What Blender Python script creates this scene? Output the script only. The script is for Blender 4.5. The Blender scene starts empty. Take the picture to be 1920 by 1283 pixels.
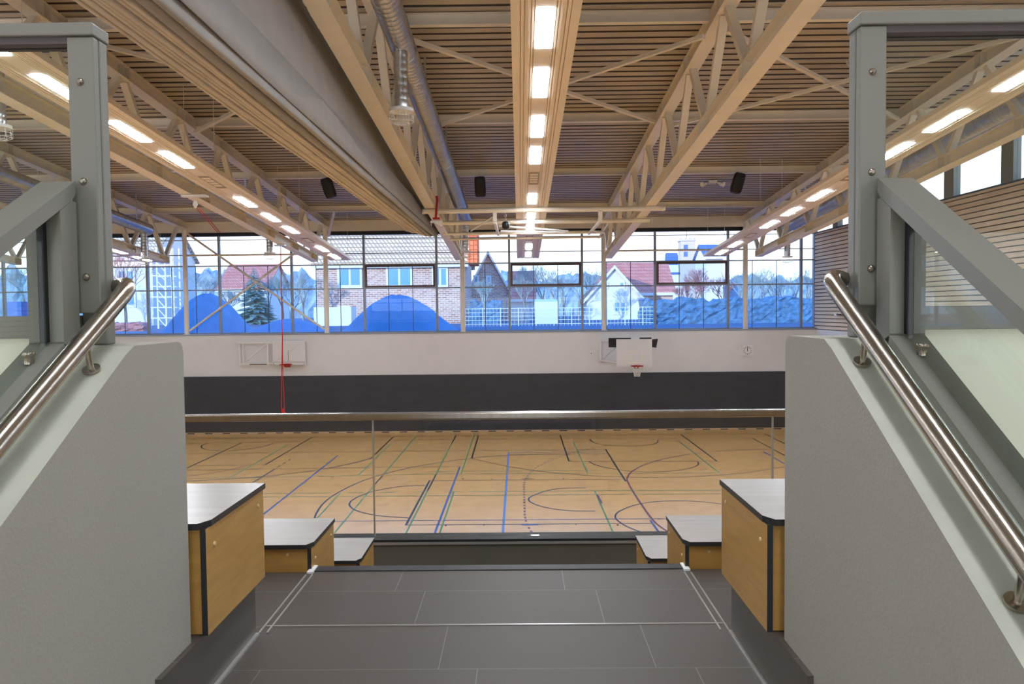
import bpy, math, random
from mathutils import Matrix, Vector
random.seed(7)
R = math.radians
ZO = 5.0            # camera height above the hall floor: all z below are measured from the eye
S = 0.0755          # fall of the roof towards the window wall
col = bpy.context.scene.collection
scene = bpy.context.scene
LAMP, SKY, SUN, EXPO = 54.0, 2.6, 4.0, 0.0

# ---------------------------------------------------------------- camera
F, PI_, YA, RO = 1490.0, .0405, -.0097, -.0103
def ray(x, y):
    x -= 960; y -= 641.5
    c, s = math.cos(-RO), math.sin(-RO)
    x, y = x*c - y*s, x*s + y*c
    X, u, d = x/F, -y/F, 1.0
    c, s = math.cos(PI_), math.sin(PI_)
    Y, Z = d*c + u*s, -d*s + u*c
    c, s = math.cos(YA), math.sin(YA)
    return Vector((X*c + Y*s, -X*s + Y*c, Z))
def at(x, y, Y):                     # point at distance Y along the sight line
    r = ray(x, y); return r*(Y/r.y)
cd = bpy.data.cameras.new('camera'); cam = bpy.data.objects.new('camera', cd); col.objects.link(cam)
c0 = ray(960, 641.5); ax = (ray(961, 641.5)-c0).normalized(); ay = (ray(960, 640.5)-c0).normalized(); az = -c0.normalized()
M = Matrix((ax, ay, az)).transposed().to_4x4(); M.translation = Vector((0, 0, ZO)); cam.matrix_world = M
cd.sensor_width = 36; cd.lens = F/1920*36; cd.clip_start = .05; cd.clip_end = 2000
scene.camera = cam

# ---------------------------------------------------------------- materials
def srgb(r, g, b):
    f = lambda c: (c/255/12.92) if c/255 <= .04045 else ((c/255+.055)/1.055)**2.4
    return (f(r), f(g), f(b), 1)
def mat(name, c, rough=.6, metal=0, noise=0, scale=8, bump=0, coat=0, c2=None, aniso=None, spec=None):
    m = bpy.data.materials.new(name); m.use_nodes = True; nt = m.node_tree; b = nt.nodes['Principled BSDF']
    b.inputs['Roughness'].default_value = rough; b.inputs['Metallic'].default_value = metal
    b.inputs['Coat Weight'].default_value = coat
    if spec is not None: b.inputs['Specular IOR Level'].default_value = spec
    b.inputs['Base Color'].default_value = c
    if noise or bump or c2:
        tc = nt.nodes.new('ShaderNodeTexCoord'); n = nt.nodes.new('ShaderNodeTexNoise')
        n.inputs['Scale'].default_value = scale; n.inputs['Detail'].default_value = 4
        src = tc.outputs['Object']
        if aniso:
            mp = nt.nodes.new('ShaderNodeMapping'); mp.inputs['Scale'].default_value = aniso
            nt.links.new(src, mp.inputs['Vector']); src = mp.outputs['Vector']
        nt.links.new(src, n.inputs['Vector'])
        mx = nt.nodes.new('ShaderNodeMix'); mx.data_type = 'RGBA'
        k = noise or .15
        mx.inputs[6].default_value = tuple(v*(1-k) for v in c[:3])+(1,)
        mx.inputs[7].default_value = c2 or tuple(min(1, v*(1+k)) for v in c[:3])+(1,)
        rp = nt.nodes.new('ShaderNodeMapRange'); rp.inputs[1].default_value = .3; rp.inputs[2].default_value = .7
        nt.links.new(n.outputs['Fac'], rp.inputs[0]); nt.links.new(rp.outputs[0], mx.inputs[0])
        nt.links.new(mx.outputs[2], b.inputs['Base Color'])
        if bump:
            bp = nt.nodes.new('ShaderNodeBump'); bp.inputs['Strength'].default_value = bump; bp.inputs['Distance'].default_value = .01
            nt.links.new(n.outputs['Fac'], bp.inputs['Height']); nt.links.new(bp.outputs['Normal'], b.inputs['Normal'])
    return m
def emis(name, c, s):
    m = bpy.data.materials.new(name); m.use_nodes = True; nt = m.node_tree; nt.nodes.clear()
    e = nt.nodes.new('ShaderNodeEmission'); o = nt.nodes.new('ShaderNodeOutputMaterial')
    e.inputs[0].default_value = c; e.inputs[1].default_value = s; nt.links.new(e.outputs[0], o.inputs[0]); return m
def glass(name, tint, refl=1.0):
    m = bpy.data.materials.new(name); m.use_nodes = True; nt = m.node_tree; nt.nodes.clear()
    t = nt.nodes.new('ShaderNodeBsdfTransparent'); t.inputs[0].default_value = tint
    g = nt.nodes.new('ShaderNodeBsdfGlossy'); g.inputs['Roughness'].default_value = 0.0
    ge = nt.nodes.new('ShaderNodeNewGeometry'); dt = nt.nodes.new('ShaderNodeVectorMath'); dt.operation = 'DOT_PRODUCT'
    nt.links.new(ge.outputs['Normal'], dt.inputs[0]); nt.links.new(ge.outputs['Incoming'], dt.inputs[1])
    def mth(op, a, v):
        n = nt.nodes.new('ShaderNodeMath'); n.operation = op; nt.links.new(a, n.inputs[0 if op != 'SUBTRACT' else 1])
        if v is not None: n.inputs[1 if op != 'SUBTRACT' else 0].default_value = v
        return n
    fr = mth('ADD', mth('MULTIPLY', mth('POWER', mth('SUBTRACT', mth('ABSOLUTE', dt.outputs['Value'], None).outputs[0], 1).outputs[0], 5).outputs[0], .96).outputs[0], .035)
    mu = nt.nodes.new('ShaderNodeMath'); mu.operation = 'MULTIPLY'; mu.inputs[1].default_value = refl
    mx = nt.nodes.new('ShaderNodeMixShader'); o = nt.nodes.new('ShaderNodeOutputMaterial')
    nt.links.new(fr.outputs[0], mu.inputs[0]); nt.links.new(mu.outputs[0], mx.inputs[0])
    nt.links.new(t.outputs[0], mx.inputs[1]); nt.links.new(g.outputs[0], mx.inputs[2]); nt.links.new(mx.outputs[0], o.inputs[0])
    return m
def tilemat(name, c1, c2, joint):
    m = bpy.data.materials.new(name); m.use_nodes = True; nt = m.node_tree; b = nt.nodes['Principled BSDF']
    N = lambda t, **k: nt.nodes.new(t)
    def mth(op, a, bb=None):
        n = nt.nodes.new('ShaderNodeMath'); n.operation = op
        for i, v in enumerate((a, bb)):
            if v is None: continue
            if isinstance(v, (int, float)): n.inputs[i].default_value = v
            else: nt.links.new(v, n.inputs[i])
        return n.outputs[0]
    tc = N('ShaderNodeTexCoord'); sx = N('ShaderNodeSeparateXYZ'); nt.links.new(tc.outputs['Object'], sx.inputs[0])
    yy = mth('DIVIDE', mth('ADD', sx.outputs[1], 10*.3315-2.659), .3315); row = mth('FLOOR', yy)
    xx = mth('DIVIDE', mth('ADD', mth('ADD', sx.outputs[0], 12.9-.062), mth('MULTIPLY', mth('ADD', row, -11), .117)), .65)
    fy, fx = mth('FRACT', yy), mth('FRACT', xx)
    line = mth('MAXIMUM', mth('LESS_THAN', fy, .008), mth('LESS_THAN', fx, .0045))
    nz = N('ShaderNodeTexNoise'); nz.inputs['Scale'].default_value = 260; nz.inputs['Detail'].default_value = 2
    nt.links.new(tc.outputs['Object'], nz.inputs['Vector'])
    rp = N('ShaderNodeMapRange'); rp.inputs[1].default_value = .3; rp.inputs[2].default_value = .7; nt.links.new(nz.outputs['Fac'], rp.inputs[0])
    wn = N('ShaderNodeTexWhiteNoise'); wn.noise_dimensions = '2D'
    cv = N('ShaderNodeCombineXYZ'); nt.links.new(row, cv.inputs[0]); nt.links.new(mth('FLOOR', xx), cv.inputs[1]); nt.links.new(cv.outputs[0], wn.inputs['Vector'])
    a = N('ShaderNodeMix'); a.data_type = 'RGBA'; a.inputs[6].default_value = c1; a.inputs[7].default_value = c2
    nt.links.new(mth('ADD', mth('MULTIPLY', rp.outputs[0], .7), mth('MULTIPLY', wn.outputs['Value'], .3)), a.inputs[0])
    d = N('ShaderNodeMix'); d.data_type = 'RGBA'; d.inputs[7].default_value = joint
    nt.links.new(line, d.inputs[0]); nt.links.new(a.outputs[2], d.inputs[6]); nt.links.new(d.outputs[2], b.inputs['Base Color'])
    b.inputs['Roughness'].default_value = .55
    return m
def brickmat(name, c1, c2, mortar, scale=1, w=.5, h=.16, off=.5, ms=.02):
    m = bpy.data.materials.new(name); m.use_nodes = True; nt = m.node_tree; b = nt.nodes['Principled BSDF']
    tc = nt.nodes.new('ShaderNodeTexCoord'); sx = nt.nodes.new('ShaderNodeSeparateXYZ'); cb = nt.nodes.new('ShaderNodeCombineXYZ')
    nt.links.new(tc.outputs['Object'], sx.inputs[0])
    ad = nt.nodes.new('ShaderNodeMath'); ad.operation = 'ADD'; nt.links.new(sx.outputs[0], ad.inputs[0]); nt.links.new(sx.outputs[1], ad.inputs[1])
    nt.links.new(ad.outputs[0], cb.inputs[0]); nt.links.new(sx.outputs[2], cb.inputs[1])
    br = nt.nodes.new('ShaderNodeTexBrick'); br.inputs['Color1'].default_value = c1; br.inputs['Color2'].default_value = c2; br.inputs['Mortar'].default_value = mortar
    br.inputs['Scale'].default_value = scale; br.inputs['Brick Width'].default_value = w; br.inputs['Row Height'].default_value = h; br.inputs['Mortar Size'].default_value = ms
    br.offset = off
    nt.links.new(cb.outputs[0], br.inputs['Vector']); nt.links.new(br.outputs['Color'], b.inputs['Base Color']); b.inputs['Roughness'].default_value = .9
    return m

MT = dict(
 steel=mat('white_painted_steel', srgb(236, 228, 214), .32, noise=.03, scale=3),
 deck=mat('corrugated_deck', srgb(190, 178, 163), .42, .3, noise=.06, scale=2),
 panel=mat('radiant_panel', srgb(240, 228, 212), .28, noise=.03, scale=2),
 wall=mat('white_wall_paint', srgb(222, 224, 228), .8, noise=.02, scale=1.5),
 dark=mat('charcoal_wall_pad', srgb(60, 64, 72), .75, noise=.12, scale=1.2, aniso=(1, 1, 3)),
 floor=mat('beech_sports_floor', srgb(242, 192, 126), .2, noise=.05, scale=2.5, spec=.5),
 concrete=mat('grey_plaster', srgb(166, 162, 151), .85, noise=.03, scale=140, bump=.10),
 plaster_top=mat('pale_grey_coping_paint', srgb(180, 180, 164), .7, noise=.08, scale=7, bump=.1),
 cream=mat('cream_wall', srgb(236, 238, 222), .8, noise=.02, scale=2),
 frame=mat('grey_green_steel_paint', srgb(126, 125, 117), .38, noise=.03, scale=4),
 capside=mat('violet_grey_seal', srgb(88, 80, 82), .7),
 stainless=mat('brushed_stainless', srgb(172, 164, 152), .24, 1, noise=.08, scale=30, aniso=(1, .15, .15)),
 galv=mat('galvanised_steel', srgb(206, 208, 212), .28, .92, noise=.12, scale=5),
 white=mat('white_lacquer', srgb(232, 233, 235), .45),
 black=mat('black_matt', srgb(14, 14, 17), .5),
 rubber=mat('black_rubber', srgb(26, 26, 28), .6),
 nosing=mat('dark_nosing', srgb(40, 41, 46), .55, noise=.3, scale=20),
 fabric=mat('grey_curtain_fabric', srgb(150, 147, 144), .85, noise=.05, scale=3),
 wood=mat('oak_laminate', srgb(190, 146, 78), .38, noise=.1, scale=6, aniso=(1, 1, 7)),
 seat=mat('pale_oak_laminate', srgb(186, 182, 177), .24, noise=.05, scale=5, aniso=(.6, 8, 1)),
 edge=mat('black_laminate_edge', srgb(40, 40, 42), .45),
 red=mat('red_enamel', srgb(170, 26, 20), .5),
 redrope=mat('red_rope', srgb(200, 40, 44), .8),
 net=mat('white_net_cord', srgb(225, 225, 225), .9),
 alu=mat('window_aluminium', srgb(146, 154, 168), .45, .2),
 thin=mat('dark_pane_joint', srgb(62, 78, 100), .6),
 sash=mat('brown_window_sash', srgb(92, 74, 74), .5),
 slat=mat('larch_slats', srgb(222, 203, 182), .55, noise=.12, scale=3, aniso=(1, .3, 6)),
 slatgap=mat('slat_backing', srgb(52, 42, 38), .8),
 parapet=mat('olive_grey_panel', srgb(104, 100, 88), .5, noise=.04, scale=3),
 tile=tilemat('stone_tile', srgb(69, 62, 57), srgb(82, 75, 68), srgb(112, 109, 106)),
 tile2=mat('stone_riser_tile', srgb(84, 78, 73), .3, noise=.08, scale=220),
 trim=mat('metal_trim', srgb(196, 194, 190), .3, .6),
 curtain_lit=mat('grey_curtain_fabric_lit', srgb(200, 192, 184), .8, noise=.04, scale=3), wood_haze=mat('distant_wood', srgb(150, 172, 196), 1, noise=.25, scale=.5),  # first: curtain fabric again, paler for the floor light on its folds
 seam=mat('bright_deck_seam', srgb(215, 212, 208), .3, .5), brass=mat('brass_screw', srgb(214, 190, 140), .4), recess_shade=mat('deck_recess_shade', srgb(92, 78, 66), .9), stone=mat('church_stone', srgb(196, 190, 186), .9, noise=.1),  # rib recesses get a darkened colour that stands for their shade
 lamp=emis('lamp_diffuser', (.94, 1.0, 1.08, 1), LAMP),
 grille=mat('sensor_grille', srgb(150, 140, 130), .6),
 glass_win=glass('facade_glass', (.96, .98, 1, 1)), glass_low=glass('tinted_facade_glass', (.80, .91, 1, 1)),
 glass_bal=glass('balustrade_glass', (.93, .97, .95, 1), .9),
 glass_rail=glass('front_balustrade_glass', (.97, .985, .975, 1), .7),
 board=mat('backboard_white', srgb(220, 222, 225), .4),
 navy=mat('navy_line', srgb(44, 44, 74), .4), blue=mat('blue_line', srgb(66, 96, 178), .4), sky=mat('sky_blue_line', srgb(88, 140, 220), .4),
 purple=mat('purple_line', srgb(128, 66, 82), .4), green=mat('green_line', srgb(108, 156, 100), .4), brown=mat('brown_line', srgb(104, 62, 40), .4),
 blackline=mat('black_line', srgb(34, 20, 22), .4),
 baselight=mat('pale_skirting', srgb(206, 178, 150), .6),
 # outdoors
 ground=mat('ground_blue_shade', srgb(84, 108, 142), .95, noise=.12, scale=.3),  # blue cast of sky-lit shade put into the ground colour
 mound_shade=mat('earth_heap', srgb(98, 140, 180), 1, noise=.08, scale=1.5, bump=.4),  # soil coloured blue to stand for shade under open sky
 brick=brickmat('pale_brick', srgb(176, 122, 108), srgb(212, 172, 158), srgb(226, 206, 194), 1, .5, .17, .5, .03),
 rooftile=brickmat('weathered_roof_tile', srgb(206, 190, 166), srgb(228, 214, 192), srgb(150, 134, 118), 1, .34, .36, 0, .05),
 orange=brickmat('orange_roof_tile', srgb(222, 118, 76), srgb(236, 140, 98), srgb(176, 84, 56), 1, .34, .4, 0, .04),
 redroof=brickmat('red_roof_tile', srgb(222, 134, 116), srgb(234, 158, 142), srgb(190, 106, 96), 1, .34, .4, 0, .04),
 slate=mat('blue_slate', srgb(84, 116, 172), .6, noise=.1, scale=2),
 render_white=mat('white_render', srgb(234, 230, 226), .9, noise=.03),
 house_glass=mat('house_window_glass', srgb(120, 170, 200), .1, spec=.8),
 bark=mat('bark', srgb(150, 140, 130), .95), twig=mat('twigs', srgb(176, 186, 184), .95), conifer=mat('conifer_needles', srgb(140, 178, 176), .95, noise=.3, scale=2),
 rust=mat('russet_leaves', srgb(186, 130, 130), .95, noise=.2), hedge=mat('hedge_leaves_blue_shade', srgb(84, 124, 160), .95, noise=.35, scale=3),  # hedge colour carries the blue of its shade
 bluebox=mat('blue_container', srgb(40, 104, 190), .6), fence=mat('pale_fence', srgb(216, 222, 226), .7),
)

# ---------------------------------------------------------------- mesh builder
ROOT = {}
class MB:
    def __init__(s): s.v = []; s.f = []; s.sm = []; s.mi = []
    def add(s, vs, fs, sm=False, mi=0):
        o = len(s.v); s.v += [tuple(p) for p in vs]
        for f in fs: s.f.append(tuple(i+o for i in f)); s.sm.append(sm); s.mi.append(mi)
        return s
    def hexa(s, p, mi=0, mis=None):           # 0-3 bottom loop, 4-7 top loop
        fs = [(3, 2, 1, 0), (4, 5, 6, 7), (0, 1, 5, 4), (1, 2, 6, 5), (2, 3, 7, 6), (3, 0, 4, 7)]
        o = len(s.f); s.add(p, fs, False, mi)
        if mis:
            for k, m in mis.items(): s.mi[o+k] = m
        return s
    def box(s, x0, x1, y0, y1, z0, z1, mi=0, mis=None):
        return s.hexa([(x0, y0, z0), (x1, y0, z0), (x1, y1, z0), (x0, y1, z0), (x0, y0, z1), (x1, y0, z1), (x1, y1, z1), (x0, y1, z1)], mi, mis)
    def sbox(s, x0, x1, y0, y1, z0, z1, mi=0, mis=None):   # box that falls with the roof; z measured at y = 0
        a, b = -S*y0, -S*y1
        return s.hexa([(x0, y0, z0+a), (x1, y0, z0+a), (x1, y1, z0+b), (x0, y1, z0+b), (x0, y0, z1+a), (x1, y0, z1+a), (x1, y1, z1+b), (x0, y1, z1+b)], mi, mis)
    def loft(s, loops, caps=True, sm=False, mi=0, closed=True):
        n = len(loops[0]); o = len(s.v); vs = [p for l in loops for p in l]; fs = []
        for i in range(len(loops)-1):
            for j in range(n if closed else n-1):
                k = (j+1) % n; fs.append((i*n+j, i*n+k, (i+1)*n+k, (i+1)*n+j))
        s.add(vs, fs, sm, mi)
        if caps and closed: s.add(loops[0], [tuple(range(n-1, -1, -1))], False, mi); s.add(loops[-1], [tuple(range(n))], False, mi)
        return s
    def bar(s, p0, p1, w, h, up=(0, 0, 1), mi=0):
        p0, p1 = Vector(p0), Vector(p1); d = (p1-p0).normalized(); u = Vector(up)
        if abs(d.dot(u)) > .98: u = Vector((1, 0, 0))
        a = d.cross(u).normalized()*w/2; b = a.cross(d).normalized()*h/2
        return s.loft([[p-a-b, p+a-b, p+a+b, p-a+b] for p in (p0, p1)], mi=mi)
    def tube(s, pts, r, n=10, sm=True, mi=0, caps=True):
        pts = [Vector(p) for p in pts]; loops = []; pa = None
        for i, p in enumerate(pts):
            d = (pts[min(i+1, len(pts)-1)]-pts[max(i-1, 0)]).normalized()
            if pa is None:
                u = Vector((0, 0, 1)) if abs(d.z) < .9 else Vector((1, 0, 0)); pa = d.cross(u).normalized()
            else: pa = (pa-d*pa.dot(d)).normalized()
            b = d.cross(pa); rr = r[i] if isinstance(r, (list, tuple)) else r
            loops.append([p+(pa*math.cos(t)+b*math.sin(t))*rr for t in [2*math.pi*k/n for k in range(n)]])
        return s.loft(loops, caps, sm, mi)
    def disc(s, c, axis, r, t, n=16, mi=0):
        c, a = Vector(c), Vector(axis).normalized(); return s.tube([c-a*t/2, c+a*t/2], r, n, False, mi)
    def torus(s, c, r, rr, n=20, m=6, mi=0, nx=(1, 0, 0), ny=(0, 1, 0)):
        c, nx, ny = Vector(c), Vector(nx), Vector(ny); nz = nx.cross(ny)
        loops = []
        for i in range(n+1):
            t = 2*math.pi*i/n; e = nx*math.cos(t)+ny*math.sin(t)
            loops.append([c+e*(r+rr*math.cos(q))+nz*rr*math.sin(q) for q in [2*math.pi*k/m for k in range(m)]])
        return s.loft(loops, False, True, mi)
    def poly(s, pts, mi=0): return s.add(pts, [tuple(range(len(pts)))], False, mi)
    def prism_x(s, yz, x0, x1, mi=0): return s.loft([[(x0, y, z) for y, z in yz], [(x1, y, z) for y, z in yz]], mi=mi)
    def prism_y(s, xz, y0, y1, mi=0, slope=0): return s.loft([[(x, y, z-slope*y) for x, z in xz] for y in (y0, y1)], mi=mi)
    def build(s, name, mats, parent=None):
        me = bpy.data.meshes.new(name)
        r = ROOT.get(parent.name, Vector((0, 0, 0))) if parent else Vector((0, 0, 0))
        me.from_pydata([(x-r.x, y-r.y, z+ZO-r.z) for x, y, z in s.v], [], s.f)
        for m in (mats if isinstance(mats, (list, tuple)) else [mats]): me.materials.append(MT[m] if isinstance(m, str) else m)
        for p, sm, mi in zip(me.polygons, s.sm, s.mi): p.use_smooth = sm; p.material_index = mi
        me.update(); o = bpy.data.objects.new(name, me); col.objects.link(o)
        if parent: o.parent = parent; ROOT[o.name] = r
        return o
def tag(o, label=None, cat=None, group=None, kind=None):
    if label: o['label'] = label
    if cat: o['category'] = cat
    if group: o['group'] = group
    if kind: o['kind'] = kind
    return o
def thing(name, loc, label, cat, group=None, kind=None):
    o = bpy.data.objects.new(name, None); col.objects.link(o); o.empty_display_size = .1
    o.location = (loc[0], loc[1], loc[2]+ZO); ROOT[o.name] = Vector(o.location)
    return tag(o, label, cat, group, kind)
def copy_tree(o, delta=None, parent=None, label=None):
    c = o.copy(); col.objects.link(c)
    if parent: c.parent = parent
    if delta: c.location = Vector(o.location)+Vector(delta)
    if label: c['label'] = label
    for ch in o.children: copy_tree(ch, None, c)
    return c
def struct(mb, name, mats, label=None, cat=None): return tag(mb.build(name, mats), label, cat, None, 'structure')
ORD = ['first', 'second', 'third', 'fourth', 'fifth', 'sixth', 'seventh', 'eighth', 'ninth', 'tenth', 'eleventh', 'twelfth', 'thirteenth', 'fourteenth', 'fifteenth', 'sixteenth']
COURT=[('navy',0.055,0,[(-2.69,23.22),(-2.7,18.32)]),
('blue',0.055,0,[(-1.95,25.2),(-1.95,17.21)]),
('sky',0.06,0,[(-0.43,27.66),(-0.42,17.16)]),
('black',0.055,0,[(3.02,28.13),(3.03,22.86)]),
('blue',0.055,0,[(3.04,18.6),(3.07,17.4)]),
('purple',0.055,0,[(8.89,27.95),(8.15,27.86),(7.42,27.73),(6.85,27.59),(6.38,27.4),(5.81,27.08),(5.28,26.69),(4.77,26.27),(4.36,25.82),(3.81,25.1),(3.39,24.24),(3.15,23.44),(3.07,22.95),(3.05,20.91),(3.09,18.69),(3.16,18.06),(3.34,17.39)]),
('purple',0.055,0.15,[(6.01,30.36),(5.04,30.17),(4.03,29.46),(3.45,29.11),(2.96,28.75),(2.2,28.02),(1.69,27.35),(1.21,26.58),(0.83,25.85),(0.51,25.07),(0.29,24.25),(0.18,23.63),(0.11,23.04),(0.08,22.41),(0.08,21.56),(0.08,19.18),(0.11,18.57),(0.17,17.99),(0.28,17.39),(0.39,16.86)]),
('navy',0.05,0,[(1.82,22.04),(1.37,22.06),(1.05,22.01),(0.67,21.75),(0.36,21.26),(0.22,20.99),(0.19,20.81),(0.2,20.6),(0.26,20.4),(0.46,20.03),(0.81,19.72),(1.21,19.53),(1.83,19.49)]),
('navy',0.045,0,[(5.1,20.1),(4.74,20.34),(4.32,20.46),(3.87,20.49),(3.42,20.41),(2.95,20.14),(2.55,19.67),(2.36,19.36),(2.28,19.11),(2.25,18.91),(2.25,18.67),(2.37,18.16),(2.59,17.72),(2.91,17.37),(3.29,17.1)]),
('brown',0.045,0,[(-11.85,27.93),(-5.26,28.14),(0.45,28.1),(3.02,28.1)]),
('navy',0.045,0,[(-2.7,18.35),(3.03,18.33)]),
('brown',0.045,0,[(-2.68,23.16),(3.05,23.14)]),
('brown',0.045,0,[(-10.63,25.03),(-4.72,25.2),(-1.94,25.24)]),
('navy',0.05,0,[(-4.89,18.45),(-5.03,19.1),(-5.09,19.49),(-5.17,20.3),(-5.15,21.29),(-4.88,22.62),(-4.5,23.7),(-3.57,25.16),(-2.58,26.03),(-1.67,26.71),(-0.49,27.15),(0.38,27.28),(2.94,27.23)]),
('brown',0.045,0,[(-1.63,26.57),(-0.46,25.2),(0.5,24.45),(1.17,24.06),(1.98,23.71),(2.71,23.5),(3.52,23.39),(4.41,23.34),(5.89,23.56),(6.97,23.98),(8.33,24.82)]),
('black',0.05,0,[(-1.68,31.53),(-1.66,26.71)]),
('black',0.05,0,[(1.57,31.46),(1.58,25.95),(6.38,25.76),(6.35,31.33)]),
('black',0.045,0,[(2.66,30.36),(2.69,29.86),(2.8,29.38),(3.22,28.9),(4.02,28.72),(4.76,29.01),(5.0,29.27),(5.14,29.62),(5.22,30.1)]),
('black',0.045,0,[(2.23,25.88),(2.4,25.27),(2.75,24.75),(3.44,24.22),(4.15,24.12),(4.94,24.35),(5.5,24.88),(5.72,25.39),(5.74,25.72)]),
('green',0.045,0,[(1.98,29.78),(2.03,24.1)]),
('green',0.045,0,[(5.94,29.69),(6.0,23.94)]),
('green',0.045,0,[(2.02,21.74),(2.05,17.14)]),
('purple',0.06,0,[(2.04,21.25),(2.07,20.29)]),
('green',0.045,0,[(-2.59,29.8),(-2.59,24.05)]),
('black',0.045,0,[(-2.58,31.58),(-2.59,29.8)]),
('black',0.045,0,[(-2.59,24.05),(-2.6,21.86)]),
('green',0.045,0,[(-2.6,21.86),(-2.6,17.14)]),
('green',0.045,0,[(-1.86,31.65),(-1.83,24.13)]),
('green',0.045,0,[(-1.85,21.74),(-1.84,17.16)]),
('green',0.045,0,[(-4.17,31.64),(-4.21,24.22)]),
('black',0.045,0,[(-4.21,23.92),(-4.22,22.7)]),
('black',0.05,0,[(-5.06,31.29),(-5.1,26.63)]),
('green',0.045,0,[(-4.9,29.78),(-4.96,23.99)]),
('green',0.045,0,[(-4.99,21.68),(-4.95,18.98)]),
('green',0.045,0,[(-4.22,22.7),(-4.23,17.72)]),
('navy',0.05,0,[(-2.74,22.52),(-3.25,22.49),(-3.66,22.3),(-4.04,21.95),(-4.36,21.39),(-4.49,20.85),(-4.48,20.44),(-4.4,20.16),(-4.2,19.77),(-3.78,19.37),(-3.35,19.13),(-2.74,18.99)]),
('blue',0.055,0,[(-6.36,27.38),(-6.39,18.87)]),
('navy',0.05,0,[(-7.85,25.0),(-7.88,22.91)]),
('black',0.05,0.3,[(-7.86,25.34),(-7.83,26.75)]),
('black',0.05,0,[(-8.32,31.39),(-8.39,25.82),(-10.7,25.73)]),
('black',0.05,0,[(-10.72,30.27),(-10.78,25.39)]),
('black',0.045,0,[(-12.04,30.14),(-12.06,29.79),(-11.94,29.38),(-11.71,28.96),(-11.11,28.53),(-10.31,28.53),(-9.62,29.2),(-9.46,29.65),(-9.46,30.07)]),
('green',0.045,0,[(-8.79,29.55),(-8.82,23.86)]),
('purple',0.05,0,[(-9.02,25.65),(-9.24,25.09),(-9.65,24.49),(-10.22,24.06)]),
('navy',0.05,0,[(-5.08,26.77),(-5.57,25.88),(-6.32,24.93),(-7.36,24.16),(-8.44,23.7),(-9.93,23.35)]),
('green',0.04,0,[(-7.32,21.68),(-5.7,21.68)]),
('green',0.04,0.45,[(-5.7,21.68),(-1.43,21.73)]),
('green',0.04,0,[(-1.43,21.73),(5.74,21.64)]),
('green',0.035,0,[(-7.18,21.27),(5.63,21.23)]),
('green',0.035,0,[(-10.09,23.73),(-2.56,24.09),(5.94,23.94)]),
('green',0.035,0,[(-2.77,24.51),(2.53,24.48)]),
('blue',0.035,0,[(-4.68,18.73),(3.45,18.73)]),
('brown',0.035,0,[(-12.79,30.18),(-10.73,30.27),(-1.58,30.73),(8.89,30.3)]),
('brown',0.035,0,[(-13.28,31.34),(-5.08,31.43),(1.56,31.39),(6.34,31.29),(9.62,31.21)]),
('black',0.05,0,[(8.86,30.3),(8.89,26.23)]),
('blue',0.05,0,[(8.4,27.38),(8.41,24.82)]),
('black',0.05,0,[(9.65,31.28),(9.65,28.46)]),
('black',0.06,0,[(0.0,23.31),(0.39,23.32)]),
('blue',0.07,0,[(0.0,18.28),(0.39,18.28)]),
('blue',0.035,0,[(-0.44,27.66),(2.96,27.64)]),
('black',0.09,0,[(-1.75,23.37),(-1.7,23.36)]),
('black',0.09,0,[(-0.89,23.3),(-0.84,23.29)]),
('black',0.09,0,[(1.23,23.29),(1.28,23.29)]),
('black',0.09,0,[(-1.78,18.27),(-1.74,18.27)]),
('black',0.09,0,[(-0.89,18.29),(-0.85,18.29)]),
('black',0.09,0,[(1.25,18.28),(1.28,18.28)]),
('black',0.09,0,[(2.2,18.2),(2.24,18.2)])]
# ================================================================= SHELL
XL, XR, YF, YB, HF = -33.0, 12.1, 32.5, -9.0, -5.0
ZD = 6.18           # underside of the deck, measured at y = 0
# floor with its markings
b = MB(); b.box(XL, XR+.3, 5.42, YF+.1, HF-.2, HF)
mats = ['floor', 'navy', 'blue', 'sky', 'blackline', 'purple', 'green', 'brown']
key = dict(navy=1, blue=2, sky=3, black=4, purple=5, green=6, brown=7)
def ribbon(b, pts, w, z, mi, dash=0):
    P = [Vector((x, y, z)) for x, y in pts]
    if len(P) > 3 and not dash:            # smooth the curve
        for _ in range(2):
            Q = [P[0]]
            for i in range(len(P)-1):
                a, c = P[i], P[i+1]
                if i == 0 and len(P) > 2: Q += [a*.25+c*.75]
                elif i == len(P)-2: Q += [a*.75+c*.25]
                else: Q += [a*.75+c*.25, a*.25+c*.75]
            P = Q+[P[-1]]
    segs = []
    if dash:
        L = 0
        for a, c in zip(P, P[1:]):
            n = (c-a).length; t = -L
            while t < n:
                t0, t1 = max(t, 0), min(t+dash, n)
                if t1 > t0+.01: segs.append([a+(c-a)*(t0/n), a+(c-a)*(t1/n)])
                t += 2*dash
            L = (L+n) % (2*dash)
    else: segs = [P]
    for q in segs:
        l, r = [], []
        for i, p in enumerate(q):
            d = (q[min(i+1, len(q)-1)]-q[max(i-1, 0)]).normalized(); n = Vector((-d.y, d.x, 0))*w/2
            l.append(p+n); r.append(p-n)
        o = l+r; k = len(q)
        b.add(o, [(i, k+i, k+i+1, i+1) for i in range(k-1)], False, mi)
lev = {}
for i, (c, w, d, pts) in enumerate(COURT):
    if len(pts) == 4 and c == 'black' and not d:
        for a, e in zip(pts, pts[1:]): ribbon(b, [a, e], w, HF+.003+i*.00005, key[c])
    else: ribbon(b, pts, w, HF+.003+i*.00005, key[c], d)
struct(b, 'floor', mats)
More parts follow.
